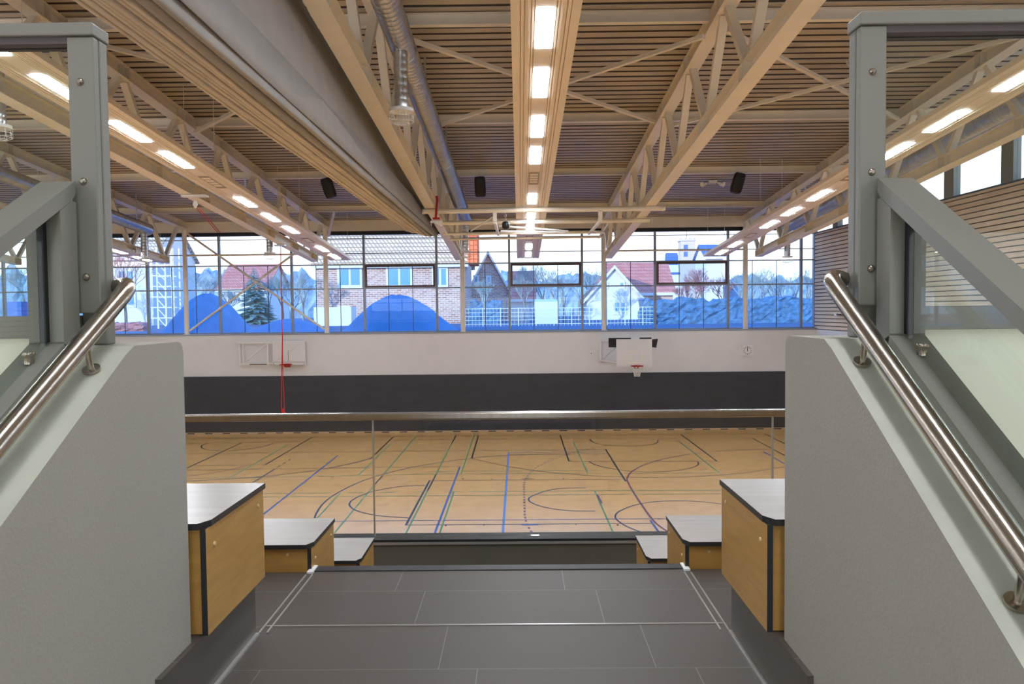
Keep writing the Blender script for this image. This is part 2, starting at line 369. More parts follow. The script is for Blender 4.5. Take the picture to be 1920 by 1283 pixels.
# corrugated roof deck (falls towards the windows)
b = MB(); ribs = []; y = YB; p = .28
while y < YF+.9:
    ribs += [(y, ZD), (y+.205, ZD), (y+.215, ZD+.13), (y+.270, ZD+.13)]; y += p
n = len(ribs); x0, x1 = XL, XR+.5
b.add([(x0, q, z-S*q) for q, z in ribs]+[(x1, q, z-S*q) for q, z in ribs], [(i, i+1, n+i+1, n+i) for i in range(n-1)])
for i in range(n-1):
    if i % 4: b.mi[i] = 1  # recess faces take the painted shade
for i in range(0, n, 12): q = ribs[i][0]; b.sbox(x0, x1, q+.001, q+.016, ZD-.012, ZD-.001, mi=2)     # lapped sheet edges
b.sbox(XL, XR+.5, YB, YF+1.0, ZD+.3, ZD+.5)
struct(b, 'ceiling', ['deck', 'recess_shade', 'seam'])
# far wall below the windows
b = MB(); b.box(XL, XR+.3, YF, YF+.55, HF-.2, -.93); struct(b, 'wall_far', 'wall')
b = MB(); x = XL
while x < XR:                                                    # impact wall of fabric-faced boards, seams every 2.9 m
    b.box(x+.001, min(x+2.9, XR)-.001, YF-.06, YF-.001, HF+.075, -2.62); x += 2.9
struct(b, 'trim_1', 'dark')
b = MB(); b.box(XL, XR, YF-.075, YF-.001, HF+.002, HF+.07); x = XL+.3
while x < XR-.4: b.box(x, x+.3, YF-.078, YF-.074, HF+.012, HF+.05, mi=1); x += .73
struct(b, 'baseboard_far', ['baselight', 'dark'])
b = MB(); b.box(XL, XR+.2, YF-.03, YF+.6, -.93, -.885); b.box(XL, XR+.2, YF+.33, YF+.47, -.885, -.83); struct(b, 'trim_2', 'alu')
b = MB(); b.box(XL, XR+.3, YF+.1, YF+.5, 3.30, 3.72); b.box(XL, XR+.3, YF+.33, YF+.6, 3.16, 3.30, mi=1); struct(b, 'trim_3', ['steel', 'black'])
# left, back and right walls
b = MB(); b.box(XL-.3, XL, YB, YF+.5, HF-.2, 7.6); struct(b, 'wall_left', 'wall')
b = MB(); b.box(XL-.3, -14, YB-.3, YB, HF-.2, 7.8); b.box(-14, XR+.5, YB-.3, YB, HF-.2, -3.1); b.box(-14, XR+.5, YB-.3, YB, 1.25, 7.8); struct(b, 'wall_back', 'wall')
for k in range(9):
    x0 = -14+2.9*k; t = thing('window_%d' % (40+k), (x0+1.45, YB-.15, -3.1), None, None, None, 'structure')
    f = MB(); f.box(x0, x0+.08, YB-.22, YB-.08, -3.1, 1.25); f.box(x0+.08, x0+2.9, YB-.22, YB-.08, -3.1, -3.02); f.box(x0+.08, x0+2.9, YB-.22, YB-.08, 1.17, 1.25); f.box(x0+.08, x0+2.9, YB-.22, YB-.08, -.9, -.82); f.build('frame', 'alu', t)
    g = MB(); g.box(x0+.08, x0+2.9, YB-.155, YB-.145, -3.02, -.9); g.box(x0+.08, x0+2.9, YB-.155, YB-.145, -.82, 1.17); g.build('pane', 'glass_win', t)
b = MB(); b.box(XR+.12, XR+.4, YB, YF+.6, HF-.2, 3.0, mi=1); b.box(XR, XR+.12, 5.4, YF, HF, -.93, mi=2)
z = -.9
while z < 2.95: b.box(XR+.02, XR+.121, YB, YF+.28, z, z+.116); z += .147
b.box(XR-.0, XR+.42, YB, YF+.3, 2.985, 3.03, mi=3)
struct(b, 'wall_right', ['slat', 'slatgap', 'wall', 'thin'])
b = MB(); b.box(XR+.0, XR+.14, YF+.29, YF+.5, -.88, 3.3); struct(b, 'trim_4', 'alu')
# window modules of the far wall
WY = YF+.40
def win_far(n, x0, x1, sash):
    t = thing('window_%d' % n, ((x0+x1)/2, WY, -.83), None, None, None, 'structure')
    fr = MB(); fr.box(x0-.045, x0+.045, WY-.08, WY+.06, -.83, 3.16)
    for z, h, d in ((3.0, .03, .03), (2.39, .035, .04), (1.93, .05, .07), (.94, .05, .07)): fr.box(x0+.045, x1-.045, WY-d, WY+.03, z-h/2, z+h/2)
    fr.build('frame', 'alu', t)
    th = MB()
    for k in (1, 2):
        x = x0+(x1-x0)*k/3; th.box(x-.012, x+.012, WY-.012, WY+.012, -.83, .915); th.box(x-.012, x+.012, WY-.012, WY+.012, .965, 1.905)
    if x1-x0 > 2: th.build('pane_joint', 'thin', t)
    g = MB(); g.box(x0+.045, x1-.045, WY-.005, WY+.005, 1.93, 3.16); g.build('pane', 'glass_win', t)
    g = MB(); g.box(x0+.045, x1-.045, WY-.005, WY+.005, -.83, 1.93); g.build('pane', 'glass_low', t)
    if sash:
        sh = MB(); a, c, z0, z1, w = x0+.05, x1-.05, .97, 1.90, .085
        sh.box(a, c, WY-.14, WY-.07, z0, z0+w); sh.box(a, c, WY-.14, WY-.07, z1-w, z1)
        sh.box(a, a+w, WY-.14, WY-.07, z0+w, z1-w); sh.box(c-w, c, WY-.14, WY-.07, z0+w, z1-w); sh.build('sash', 'sash', t)
MX = [11.6-3.0*k for k in range(13)]
win_far(1, 11.6, 12.24, False)
for k in range(12): win_far(k+2, MX[k+1], MX[k], k in (1, 3, 5))
# clerestory of the right wall
y = 31.15; n = 15
while y > 2:
    t = thing('window_%d' % n, (XR+.2, y-1.35, 3.03), None, None, None, 'structure')
    f = MB(); f.hexa([(XR+.1, y-.5, 3.03), (XR+.3, y-.5, 3.03), (XR+.3, y, 3.03), (XR+.1, y, 3.03)]+[(XR+.1, y-.5, ZD-S*(y-.5)), (XR+.3, y-.5, ZD-S*(y-.5)), (XR+.3, y, ZD-S*y), (XR+.1, y, ZD-S*y)]); f.build('frame', 'frame', t)
    g = MB(); a, c = y-2.7, y-.5
    g.hexa([(XR+.2, a, 3.03), (XR+.21, a, 3.03), (XR+.21, c, 3.03), (XR+.2, c, 3.03), (XR+.2, a, ZD-S*a), (XR+.21, a, ZD-S*a), (XR+.21, c, ZD-S*c), (XR+.2, c, ZD-S*c)]); g.build('pane', 'glass_win', t)
    y -= 2.7; n += 1
b = MB(); b.hexa([(XR+.1, YB, 3.03), (XR+.4, YB, 3.03), (XR+.4, y, 3.03), (XR+.1, y, 3.03), (XR+.1, YB, ZD-S*YB), (XR+.4, YB, ZD-S*YB), (XR+.4, y, ZD-S*y), (XR+.1, y, ZD-S*y)]); struct(b, 'wall_right_upper', 'wall')

# ================================================================= GALLERY
EL, ER = -.885, .69      # the two sides of the aisle
b = MB()
b.box(EL, ER, 1.55, 3.234, -1.7, -1.07)
for a, c in ((-12, EL), (ER, XR)):
    b.box(a, c, 2.59, 3.22, -1.9, -1.07); b.box(a, c, 1.9, 2.59, -1.9, -.895, mis={2: 1, 3: 1, 5: 1, 4: 1})
b.box(-12, XR, 3.24, 4.22, -2.3, -1.448); b.box(EL, ER, 3.24, 3.70, -1.5, -1.26)
b.box(-12, XR, 4.22, 5.42, -2.6, -1.83); b.box(EL, ER, 4.22, 4.66, -1.9, -1.64)
for k in range(1, 14): b.box(EL, ER, 1.55-.285*k, 1.55-.285*(k-1), -1.07-.17*k-.3, -1.07-.17*k)
struct(b, 'floor_gallery', ['tile', 'tile2'])
b = MB(); b.box(-14, XR, YB, 1.89, -3.6, -3.4); struct(b, 'floor_foyer', 'baselight')  # unseen floor, added pale to bounce light onto the cream walls
b = MB(); b.box(-12, XR, 5.28, 5.42, HF, -1.57); b.box(-12, XR, 5.265, 5.43, -1.57, -1.553, mi=1); b.box(-12, XR, 5.27, 5.43, -1.552, -1.536, mi=2); struct(b, 'wall_gallery', ['parapet', 'trim', 'rubber'])
b = MB(); b.box(EL, EL+.012, 1.6, 2.588, -1.07, -1.062); b.box(ER-.012, ER, 1.6, 2.588, -1.07, -1.062)
for d in (.004, .03): b.box(EL+d, EL+d+.006, 2.60, 3.18, -1.07, -1.066); b.box(ER-d-.006, ER-d, 2.60, 3.18, -1.07, -1.066)
b.box(EL+.012, ER-.012, 2.655, 2.662, -1.07, -1.067)
struct(b, 'trim_5', 'trim')
b = MB(); b.box(EL+.03, ER-.03, 3.225, 3.285, -1.09, -1.066)
for x in (EL+.005, ER-.03): b.box(x, x+.025, 3.20, 3.285, -1.085, -1.062, mi=1)
struct(b, 'trim_6', ['nosing', 'white'])
# stair side walls with sloping coping, and the low walls under the glass screen
def stair_wall(name, x0, x1):
    pr = [(-1.5, -4.2), (2.114, -4.2)]
    pr += [(2.114-.03*(1-math.cos(t)), -.105+.03*math.sin(t)) for t in (0, .5, 1, math.pi/2)]
    pr += [(1.845, -.075), (1.80, -.096), (-1.5, -.075-.6*(1.83+1.5))]
    b = MB(); b.prism_x(pr, x0, x1)
    o = len(b.f)-len(pr)-2
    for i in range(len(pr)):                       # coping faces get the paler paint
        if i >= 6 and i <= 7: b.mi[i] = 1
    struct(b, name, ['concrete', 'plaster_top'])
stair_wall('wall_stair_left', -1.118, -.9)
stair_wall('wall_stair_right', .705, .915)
for nm, a, c in (('wall_screen_left', -12, -1.118), ('wall_screen_right', .915, XR)):
    b = MB(); b.box(a, c, 1.895, 2.11, -4.2, -.057); struct(b, nm, 'cream')

# ================================================================= BENCHES
def bench(side, row, y0, y1, zt, zb, label):
    xe, xo = (-.87, -7.0) if side < 0 else (.672, 7.0)
    t = thing('tribune_bench', ((xe+xo)/2, (y0+y1)/2, zb), label, 'bench', 'oak benches of the spectator stand')
    lo, hi = min(xe, xo), max(xe, xo)
    ch = .022
    if side < 0: pl = [(lo, y0), (xe-ch+.004, y0), (xe+.004, y0+ch*2), (xe+.004, y1), (lo, y1)]
    else: pl = [(xe-.004+ch, y0), (hi, y0), (hi, y1), (xe-.004, y1), (xe-.004, y0+ch*2)]
    s = MB(); n = len(pl)
    s.add([(x, y, zt-.018) for x, y in pl]+[(x, y, zt) for x, y in pl], [tuple(range(n-1, -1, -1))]+[(i, (i+1) % n, n+(i+1) % n, n+i) for i in range(n)], False, 1)
    s.add([(x, y, zt) for x, y in pl], [tuple(range(n))], False, 0)
    s.build('seat_board', ['seat', 'edge'], t)
    th = .016; a, c = (xe-th, xe) if side < 0 else (xe, xe+th)
    m = MB(); m.box(a, c, y0+.012, y1-.012, zb, zt-.0185, mi=1, mis={3: 0, 5: 0}); sp = m.build('side_panel', ['wood', 'edge'], t)
    x = xe+.002 if side < 0 else xe-.002
    for q, z in ((y0+.07, zt-.075), (y1-.07, zt-.06)):
        k = MB(); k.disc((x, q, z), (1, 0, 0), .006, .005, 10); k.build('screw_cap', 'brass', sp)
    m = MB(); e = .0165
    if side < 0: m.box(lo, xe-e, y0+.022, y0+.038, zb, zt-.0185)
    else: m.box(xe+e, hi, y0+.022, y0+.038, zb, zt-.0185)
    bp = m.build('back_panel', 'wood', t)
    k = MB(); q = xe-.1 if side < 0 else xe+.1; k.disc((q, y0+.02, (zt+max(zb, -1.05 if row == 2 else zb))/2), (0, 1, 0), .006, .005, 10); k.build('screw_cap', 'brass', bp)
    m = MB()
    if side < 0: m.box(lo, xe-e, y1-.05, y1-.034, zb, zt-.0185)
    else: m.box(xe+e, hi, y1-.05, y1-.034, zb, zt-.0185)
    m.build('front_panel', 'wood', t)
for sd, nm, w in ((-1, 'left', 'left'), (1, 'right', 'right')):
    bench(sd, 1, 2.145, 2.66, -.577, -.893, 'nearest and highest oak bench on the %s of the aisle, beside the grey stair wall' % w)
    bench(sd, 2, 3.225, 3.645, -.958, -1.446, 'middle oak bench on the %s of the aisle, between the highest and the lowest' % w)
    bench(sd, 3, 4.19, 4.62, -1.332, -1.828, 'lowest oak bench on the %s of the aisle, close to the glass balustrade' % w)

# ================================================================= FRONT BALUSTRADE
t = thing('glass_balustrade', (0, 5.35, -1.53), 'frameless glass balustrade with steel top rail at the front of the stand', 'balustrade')
b = MB(); b.box(-12, XR-.02, 5.315, 5.385, -.735, -.688); o = b.build('top_rail', 'stainless', t)
bv = o.modifiers.new('bevel', 'BEVEL'); bv.width = .008; bv.segments = 2
xs = [-1.0-2.70*k for k in range(4, -1, -1)]+[1.70+2.7*k for k in range(4)]
for a, c in zip(xs, xs[1:]):
    b = MB(); b.box(a+.006, c-.006, 5.343, 5.357, -1.533, -.735); b.build('glass_pane', 'glass_rail', t)
# edges of the panes read as thin pale lines
for x in xs:
    b = MB(); b.box(x-.005, x-.001, 5.341, 5.359, -1.533, -.736); b.box(x+.001, x+.005, 5.341, 5.359, -1.533, -.736); b.build('pane_edge', 'trim', t)

# ================================================================= GLASS SCREENS ON THE STAIR WALLS
def screen(sd):
    sx = lambda v: v if sd < 0 else v
    if sd < 0: xi, xo, xe = -.993, -1.055, -12.0; w = 'left'
    else: xi, xo, xe = .798, .860, XR-.05; w = 'right'
    t = thing('glass_screen', ((xi+xo)/2, 1.91, -.07), 'grey steel framed glass screen standing to the %s of the stair' % w, 'screen')
    lo, hi = min(xi, xo), max(xi, xo); po = 'post'
    b = MB(); b.box(lo, hi, 1.908, 1.945, -.074, .652); pst = b.build('post', 'frame', t)
    bb = pst.modifiers.new('bevel', 'BEVEL'); bb.width = .004; bb.segments = 2
    b = MB(); b.box(lo, hi, 1.88, 1.904, .002, .650); cl = b.build('clamp_plate', 'frame', t)
    bb = cl.modifiers.new('bevel', 'BEVEL'); bb.width = .003; bb.segments = 2
    for z in (.545, .313, .088):
        s = MB(); s.tube([(sd*0+(xi+xo)/2+(-.002), 1.876, z), ((xi+xo)/2-.002, 1.8805, z)], [.0075, .0095], 14); s.tube([((xi+xo)/2-.002, 1.872, z), ((xi+xo)/2-.002, 1.876, z)], [.004, .0075], 14); s.build('screw', 'stainless', cl)
    a, c = (xe, xi+.002) if sd < 0 else (xi-.002, xe)
    b = MB(); b.box(a, c, 1.872, 1.952, .652, .682); cr = b.build('cap_rail', 'frame', t)
    bb = cr.modifiers.new('bevel', 'BEVEL'); bb.width = .004; bb.segments = 2
    a, c = (xe, lo) if sd < 0 else (hi, xe)
    b = MB(); b.box(a, c, 1.885, 1.94, .636, .6515); b.build('glazing_seal', 'capside', t)
    b = MB(); b.box(a, c, 1.88, 1.945, -.056, -.003); b.build('bottom_rail', 'frame', t)
    b = MB(); b.box(a, c, 1.913, 1.923, -.003, .636); b.build('glass_pane', 'glass_bal', t)
screen(-1); screen(1)

# sloping balustrade on the stair wall
def slope_frame(sd):
    xi, xo = (-1.035, -1.115) if sd < 0 else (.832, .912); w = 'left' if sd < 0 else 'right'
    lo, hi = min(xi, xo), max(xi, xo); xm = (xi+xo)/2
    t = thing('stair_balustrade', (xm, 1.8, -.09), 'sloping grey steel and glass balustrade on the %s stair wall' % w, 'balustrade')
    WT = lambda y: -.075-.6*(1.83-y)            # wall top
    y1 = -1.3
    # top rail with its horizontal returned end, post, bottom rail
    b = MB(); zt0 = .311 if sd < 0 else .296; z1 = lambda y: zt0-.567*(1.86-y); z0 = lambda y: z1(y)-.039
    b.prism_x([(1.862, z0(1.862)+.008), (1.862, z1(1.862)), (y1, z1(y1)), (y1, z0(y1)), (1.845, z0(1.845))], lo, hi); o = b.build('top_rail', 'frame', t)
    bb = o.modifiers.new('bevel', 'BEVEL'); bb.width = .004; bb.segments = 2
    b = MB(); b.prism_x([(1.862, -.09), (1.862, z0(1.845)-.001), (1.845, z0(1.845)-.001), (1.795, z0(1.795)-.001), (1.795, WT(1.795)+.03)], lo, hi); o = b.build('post', 'frame', t)
    bb = o.modifiers.new('bevel', 'BEVEL'); bb.width = .004; bb.segments = 2
    b = MB(); b.prism_x([(1.80, WT(1.80)+.003), (1.795, WT(1.795)+.030), (y1, WT(y1)+.030), (y1, WT(y1)+.003)], lo, hi); b.build('bottom_rail', 'frame', t)
    ym = 1.780
    b = MB(); b.prism_x([(ym, WT(ym)+.032), (ym, z0(ym)-.001), (y1, z0(y1)-.001), (y1, WT(y1)+.032)], xm-.005, xm+.005); b.build('glass_pane', 'glass_bal', t)
    b = MB(); b.prism_x([(ym+.001, WT(ym)+.04), (ym+.001, z0(ym)-.004), (1.7945, z0(1.7945)-.004), (1.7945, WT(1.7945)+.034)], xm-.007, xm+.008) if sd < 0 else b.prism_x([(ym+.001, WT(ym)+.04), (ym+.001, z0(ym)-.004), (1.7945, z0(1.7945)-.004), (1.7945, WT(1.7945)+.034)], xm-.008, xm+.007)
    b.build('gasket', 'rubber', t)
    k = MB(); yc = 1.728; c = (xm, yc, WT(yc)+.028)
    k.tube([c, (c[0], c[1], c[2]+.018), (c[0], c[1], c[2]+.020), (c[0], c[1], c[2]+.026)], [.011, .011, .014, .012], 14); k.build('glass_clamp', 'stainless', t)
slope_frame(-1); slope_frame(1)

# stainless hand rails
def handrail(sd):
    x = -.945 if sd < 0 else .747; w = 'left' if sd < 0 else 'right'
    t = thing('handrail', (x, 1.74, -.12), 'brushed stainless handrail following the %s stair wall down' % w, 'handrail')
    zl = lambda y: -.373+.5915*(y-1.18)
    pts = [(x, -1.2, zl(-1.2)), (x, .5, zl(.5)), (x, 1.2, zl(1.2)), (x, 1.8, zl(1.8)), (x, 1.885, zl(1.885)), (x+sd*.004, 1.915, zl(1.915)-.001), (x+sd*.014, 1.935, zl(1.935)-.006), (x+sd*.03, 1.945, zl(1.945)-.012), (x+sd*.0465, 1.948, zl(1.948)-.018)]
    b = MB(); b.tube(pts, .0212, 20); b.build('rail_tube', 'stainless', t)
    for y in (1.735, 1.185, .6, 0):
        zt = -.075-.6*(1.83-y); k = MB()
        k.tube([(x+sd*.004, y+.012, zt+.004), (x+sd*.002, y-.004, zl(y)-.035), (x, y-.008, zl(y)-.01)], .0068, 10); k.build('bracket_stem', 'stainless', t)
        nrm = Vector((0, -.6, 1)); k = MB(); k.disc(Vector((x+sd*.004, y+.012, zt+.010)), nrm, .019, .006, 20); k.build('rosette', 'stainless', t)
handrail(-1); handrail(1)
# ================================================================= ROOF STEEL
TX = [-19.5, -13.72, -7.93, -2.32, 3.465, 9.25]
TN = ['far left roof truss, only its tip showing at the left edge', 'roof truss ending at the first white column from the left', 'roof truss behind the left light panel, ending at the second column', 'roof truss beside the grey divider curtain, with a steel duct along it', 'roof truss right of the central light panel, without any duct or curtain', 'rightmost roof truss, nearest the slatted wall']
BZ, BH, BW, TZ = 4.27, .27, .27, 5.90
def hsec(x, z, w, h, tf=.016, tw=.012):
    a, c = w/2, tw/2
    return [(x-a, z), (x+a, z), (x+a, z+tf), (x+c, z+tf), (x+c, z+h-tf), (x+a, z+h-tf), (x+a, z+h), (x-a, z+h), (x-a, z+h-tf), (x-c, z+h-tf), (x-c, z+tf), (x-a, z+tf)]
def truss(x):
    t = thing('roof_truss', (x, 16, BZ-S*16), None, 'roof truss', 'white steel roof trusses')
    b = MB(); b.prism_y(hsec(x, BZ, BW, BH), 1.5, 30.85, slope=S); b.sbox(x-BW/2+.002, x+BW/2-.002, 30.45, 30.46, BZ+.016, BZ+BH-.016); b.build('bottom_chord', 'steel', t)
    b = MB(); b.prism_y(hsec(x, TZ, BW, .279), 1.5, 32.52, slope=S); b.build('top_chord', 'steel', t)
    nodes = [4.0+2.675*k for k in range(11)]
    for i, y in enumerate(nodes):
        zb, zt = BZ+BH-S*y, None
        for d in (-1, 1):
            yt = y+d*1.3375; ya, yb = y+d*.10, yt-d*.13
            p0 = Vector((x, ya, BZ+BH-S*ya)); p1 = Vector((x, yb, TZ-S*yb))
            m = MB(); m.bar(p0-(p1-p0).normalized()*.0, p1, .14, .11, (0, 1, 0)); m.build('diagonal', 'steel', t)
        m = MB()
        yt = y+1.3375
        for yy, q, z0, z1 in ((y, .13, BZ+.017, BZ+BH-.017), (yt, .1, TZ+.017, TZ+.262)):
            for d in (-q, q): m = MB(); m.sbox(x-BW/2+.004, x+BW/2-.004, yy+d-.006, yy+d+.006, z0, z1); m.build('stiffener_plate', 'steel', t)
    return t
T = truss(TX[0]); T['label'] = 'white steel '+TN[0]
for i in range(1, 6): copy_tree(T, (TX[i]-TX[0], 0, 0), None, 'white steel '+TN[i])
# columns on the window ledge
CN = ['leftmost, hidden behind the glass screen', 'first fully visible from the left, with a cross brace', 'second visible from the left, where the left light panel ends', 'third visible from the left, below the divider curtain', 'fourth visible from the left, above the right hoop', 'rightmost, above the wall clock']
for i, x in enumerate(TX):
    t = thing('window_column', (x, YF+.15, -.885), 'white round steel column in front of the windows, '+CN[i], 'column', 'window columns')
    m = MB(); m.tube([(x, YF+.15, -.875), (x, YF+.15, TZ-S*(YF+.15)-.02)], .098, 18); m.build('shaft', 'steel', t)
    m = MB(); m.box(x-.13, x+.13, YF+.02, YF+.28, -.884, -.874); m.build('base_plate', 'steel', t)
# purlins, one length per bay
PY = [3.45, 8.7, 13.93, 19.37, 24.59, 29.72]
bays = ['at the far left', 'left of the left light panel', 'above the divider curtain', 'above the central light panel', 'in front of the right light panel', 'by the slatted wall']
PW = ['sixth from the windows', 'fifth from the windows', 'fourth from the windows', 'third from the windows', 'second from the windows', 'nearest the windows']
for i in range(6):
    x0 = TX[i]+.145; x1 = TX[i+1]-.145 if i < 5 else XR
    for j, y in enumerate(PY):
        if j < 2 and i in (0,): continue
        m = MB(); z = 5.965-S*y
        pr = [(y-.07, z), (y+.07, z), (y+.07, z+.012), (y+.008, z+.012), (y+.008, z+.195), (y+.07, z+.195), (y+.07, z+.207), (y-.07, z+.207), (y-.07, z+.195), (y-.008, z+.195), (y-.008, z+.012), (y-.07, z+.012)]
        m.prism_x(pr, x0, x1); o = m.build('roof_purlin', 'steel'); tag(o, 'white roof purlin %s, %s' % (bays[i], PW[j]), 'purlin', 'roof purlins')
# diagonal roof bracing between the third and fourth purlins
for i, nm in ((2, 'above the divider curtain'), (3, 'above the central light panel'), (4, 'right of the central trusses')):
    x0, x1 = TX[i]+.2, TX[i+1]-.2
    for k, (a, c) in enumerate(((x0, x1), (x1, x0))):
        y0, y1 = 14.1, 19.2; zz = 5.90-.10*k
        m = MB(); m.bar((a, y0, zz-S*y0), (c, y1, zz-S*y1), .09, .07); o = m.build('roof_brace', 'steel')
        tag(o, 'white diagonal roof brace %s, running %s towards the windows' % (nm, 'rightwards' if a < c else 'leftwards'), 'brace', 'diagonal roof braces')
# cross brace on the wall, leftmost full bay, tie tube and struts
xa, xb = TX[1], TX[2]
for k, (p0, p1) in enumerate((((xa+.1, YF+.13, 3.28), (xb-.11, YF+.13, -.72)), ((xa+.11, YF+.20, -.72), (xb-.1, YF+.20, 3.25)))):
    m = MB(); m.tube([p0, p1], .045, 10); o = m.build('wall_brace', 'steel'); tag(o, 'white diagonal tube brace across the left windows, %s to the right' % ('falling' if k == 0 else 'rising'), 'brace')
for i, nm in ((1, 'in the left braced bay'), (4, 'below the end of the right light panel')):
    m = MB(); a = TX[i]+.1; c = TX[i+1]-.1; m.tube([(a, YF+.06, 2.36), (c, YF+.06, 2.36)], .04, 10); o = m.build('tie_tube', 'steel'); tag(o, 'thin tie tube before the windows %s' % nm, 'tie tube')
m = MB(); m.bar((-7.75, 32.45, 3.1), (-6.9, 29.85, 3.72), .09, .09); o = m.build('knee_strut', 'steel'); tag(o, 'short white knee strut rising from the second visible column to the nearest purlin', 'strut')
# ================================================================= LIGHT PANELS
LY = [(-6.6, -5.4), (-4.6, -3.4), (-2.5, -1.3), (-.6, .6), (1.5, 2.7), (3.45, 4.65), (5.55, 6.75), (7.55, 8.75), (9.54, 10.7), (11.42, 12.6), (13.54, 14.73), (15.43, 16.63), (19.45, 20.6), (21.5, 22.6), (23.4, 24.55), (27.15, 28.3), (29.05, 30.15)]  # lamps behind the viewpoint are unseen, added to light the parapets
GY = [(17.33, 18.46), (25.45, 26.35)]
PZ = 4.28
def lpanel(x0, label):
    w = .84; x1 = x0+w; xm = (x0+x1)/2; ya, yb = -8.5, 30.6
    t = thing('light_panel', (xm, 11, PZ-S*11), label, 'light panel', 'long ceiling light panels')
    pr = [(x0, PZ), (x0, PZ+.09), (x1, PZ+.09), (x1, PZ)]
    for k in (.86, .80, .70, .655, .345, .30, .20, .14):      # grooves between the panel strips
        g = x0+w*k; pr += [(g+.006, PZ), (g+.006, PZ+.03), (g-.006, PZ+.03), (g-.006, PZ)]
    b = MB(); b.prism_y(pr, ya, yb, slope=S)
    b.build('panel_body', 'panel', t)
    b = MB()
    for k in (.75, .25): b.prism_y([(x0+w*k-.008, PZ-.006), (x0+w*k+.008, PZ-.006), (x0+w*k+.008, PZ-.0005), (x0+w*k-.008, PZ-.0005)], ya, yb, slope=S)
    b.build('panel_rib', 'panel', t)
    for a, c in LY:
        m = MB(); m.sbox(xm-.105, xm+.105, a, c, PZ-.010, PZ-.001); m.build('lamp', 'lamp', t)
    for a, c in GY:
        m = MB(); m.sbox(xm-.115, xm+.115, a, c, PZ-.006, PZ-.001); g = m.build('sensor_plate', 'grille', t)
        m = MB(); n = 4
        for k in range(n): y = a+.12+(c-a-.24)*k/n; m.sbox(xm-.09, xm+.09, y, y+.16, PZ-.009, PZ-.0065)
        m.build('sensor_louvre', 'panel', g)
    y = 4.0
    while y < 30.5:
        for xx in (x0+.1, x1-.1):
            m = MB(); m.tube([(xx, y, PZ+.09-S*y), (xx, y, ZD-S*y)], .006, 6); m.build('hanger_rod', 'steel', t)
        y += 6.6
    return t
for x0, nm in ((-14.45, 'farthest left white light panel, seen through the left glass screen'), (-7.27, 'left white light panel with a row of lamps, between curtain and left screen'), (-.07, 'central white light panel with a row of lamps, running straight ahead'), (7.08, 'right white light panel with a row of lamps, leading behind the right screen')):
    lpanel(x0, nm)
# ================================================================= DUCTS
def duct(x, label, drops, yend=27.4, z0=5.13, r=.195):
    t = thing('spiral_duct', (x, 15, z0-S*15-r), label, 'duct', 'spiral air ducts')
    pts, rr, y, k = [], [], 1.0, 0
    while y < yend:
        pts.append((x, y, z0-S*y)); rr.append(r+(.012 if k % 3 == 2 else 0)); y += .045; k += 1
    b = MB(); b.tube(pts, rr, 20); b.build('main_duct', 'galv', t)
    b = MB()
    for yy in (6.1, 12.9, 19.6, 24.4): b = MB(); b.tube([(x, yy-.04, z0-S*(yy-.04)), (x, yy+.04, z0-S*(yy+.04))], r+.014, 22); b.build('coupling', 'galv', t)
    for j in (40, 56, 72, 88, 104, 120, 130):
        yy = YB+.28*j+.1
        if yy < yend: m = MB(); m.box(x-.02, x+.02, yy-.004, yy+.004, z0-S*yy+r-.01, ZD-S*yy-.0005); m.build('hanger_strap', 'galv', t)
    for yd in drops:
        zt = z0-S*yd-r*.8; zb = zt-1.02+.12; n = int((zt-zb)/.035)
        p = [(x, yd, zt-(zt-zb)*i/n) for i in range(n+1)]; q = [.106+(.009 if i % 3 == 2 else 0) for i in range(n+1)]
        m = MB(); m.tube(p, q, 18); d = m.build('drop_pipe', 'galv', t)
        m = MB(); c = (x, yd, zb-.03)
        m.tube([(x, yd, zb), (x, yd, zb-.05)], .19, 24)
        for k, (rad, dz) in enumerate(((.19, -.10), (.19, -.17), (.12, -.20), (.06, -.21))): m.torus((x, yd, zb-.03+dz), rad, .004, 20, 5)
        for k in range(12):
            a = 2*math.pi*k/12; ca, sa = math.cos(a), math.sin(a)
            m.tube([(x+.19*ca, yd+.19*sa, zb-.07), (x+.19*ca, yd+.19*sa, zb-.2), (x+.12*ca, yd+.12*sa, zb-.23), (x+.05*ca, yd+.05*sa, zb-.24)], .0035, 5)
        m.build('guard_basket', 'white', d)
duct(-1.80, 'silver spiral duct running beside the curtain truss, left of the central light panel', (12.45, 27.1))
duct(-13.2, 'silver spiral duct far left, catching blue light behind the left glass', (28.0,), 28.4)
duct(-8.45, 'silver spiral duct behind the left light panel, mostly hidden by its truss', (13.0, 27.0))
duct(9.83, 'silver spiral duct at the far right, above the rightmost truss chord', (29.3,), 29.6)
# ================================================================= DIVIDER CURTAIN
t = thing('divider_curtain', (-2.85, 14, 2.25), 'grey gathered divider curtain hanging in folds under a roof truss', 'curtain')
xl, xr = -3.2, -2.545
def zend(y): return 0
YS = [1.8+.8*i for i in range(26)]+[22.0+.2*i for i in range(21)]
def fold(lay, y, ye):       # closed outline of one hanging fold
    x0, x1, dz = lay; w = x1-x0; o = []
    wob = .010*math.sin(y*.9+x0*17)
    zb = 2.25+dz+wob*.6+(0 if y < ye-1.6 else .34*((y-ye+1.6)/1.6)**2.5)
    for i in range(9):
        a = math.pi*(1+i/8); o.append((x0+w/2+w/2*math.cos(a)+wob*.4, y, zb+w*.42*(1+math.sin(a))))
    o += [(x1, y, zb+.55), (x0, y, zb+.55)]
    return o
lays = []; x = xl
ws = [.05, .052, .05, .056, .05, .058, .058, .072, .14, .10]; tot = sum(ws); k = (xr-xl)/tot
for i, w in enumerate(ws):
    lays.append((x, x+w*k-(.010 if i < 7 else .022), .010*math.sin(i*2.3)-.10*math.sin(math.pi*i/9)*0)); x += w*k
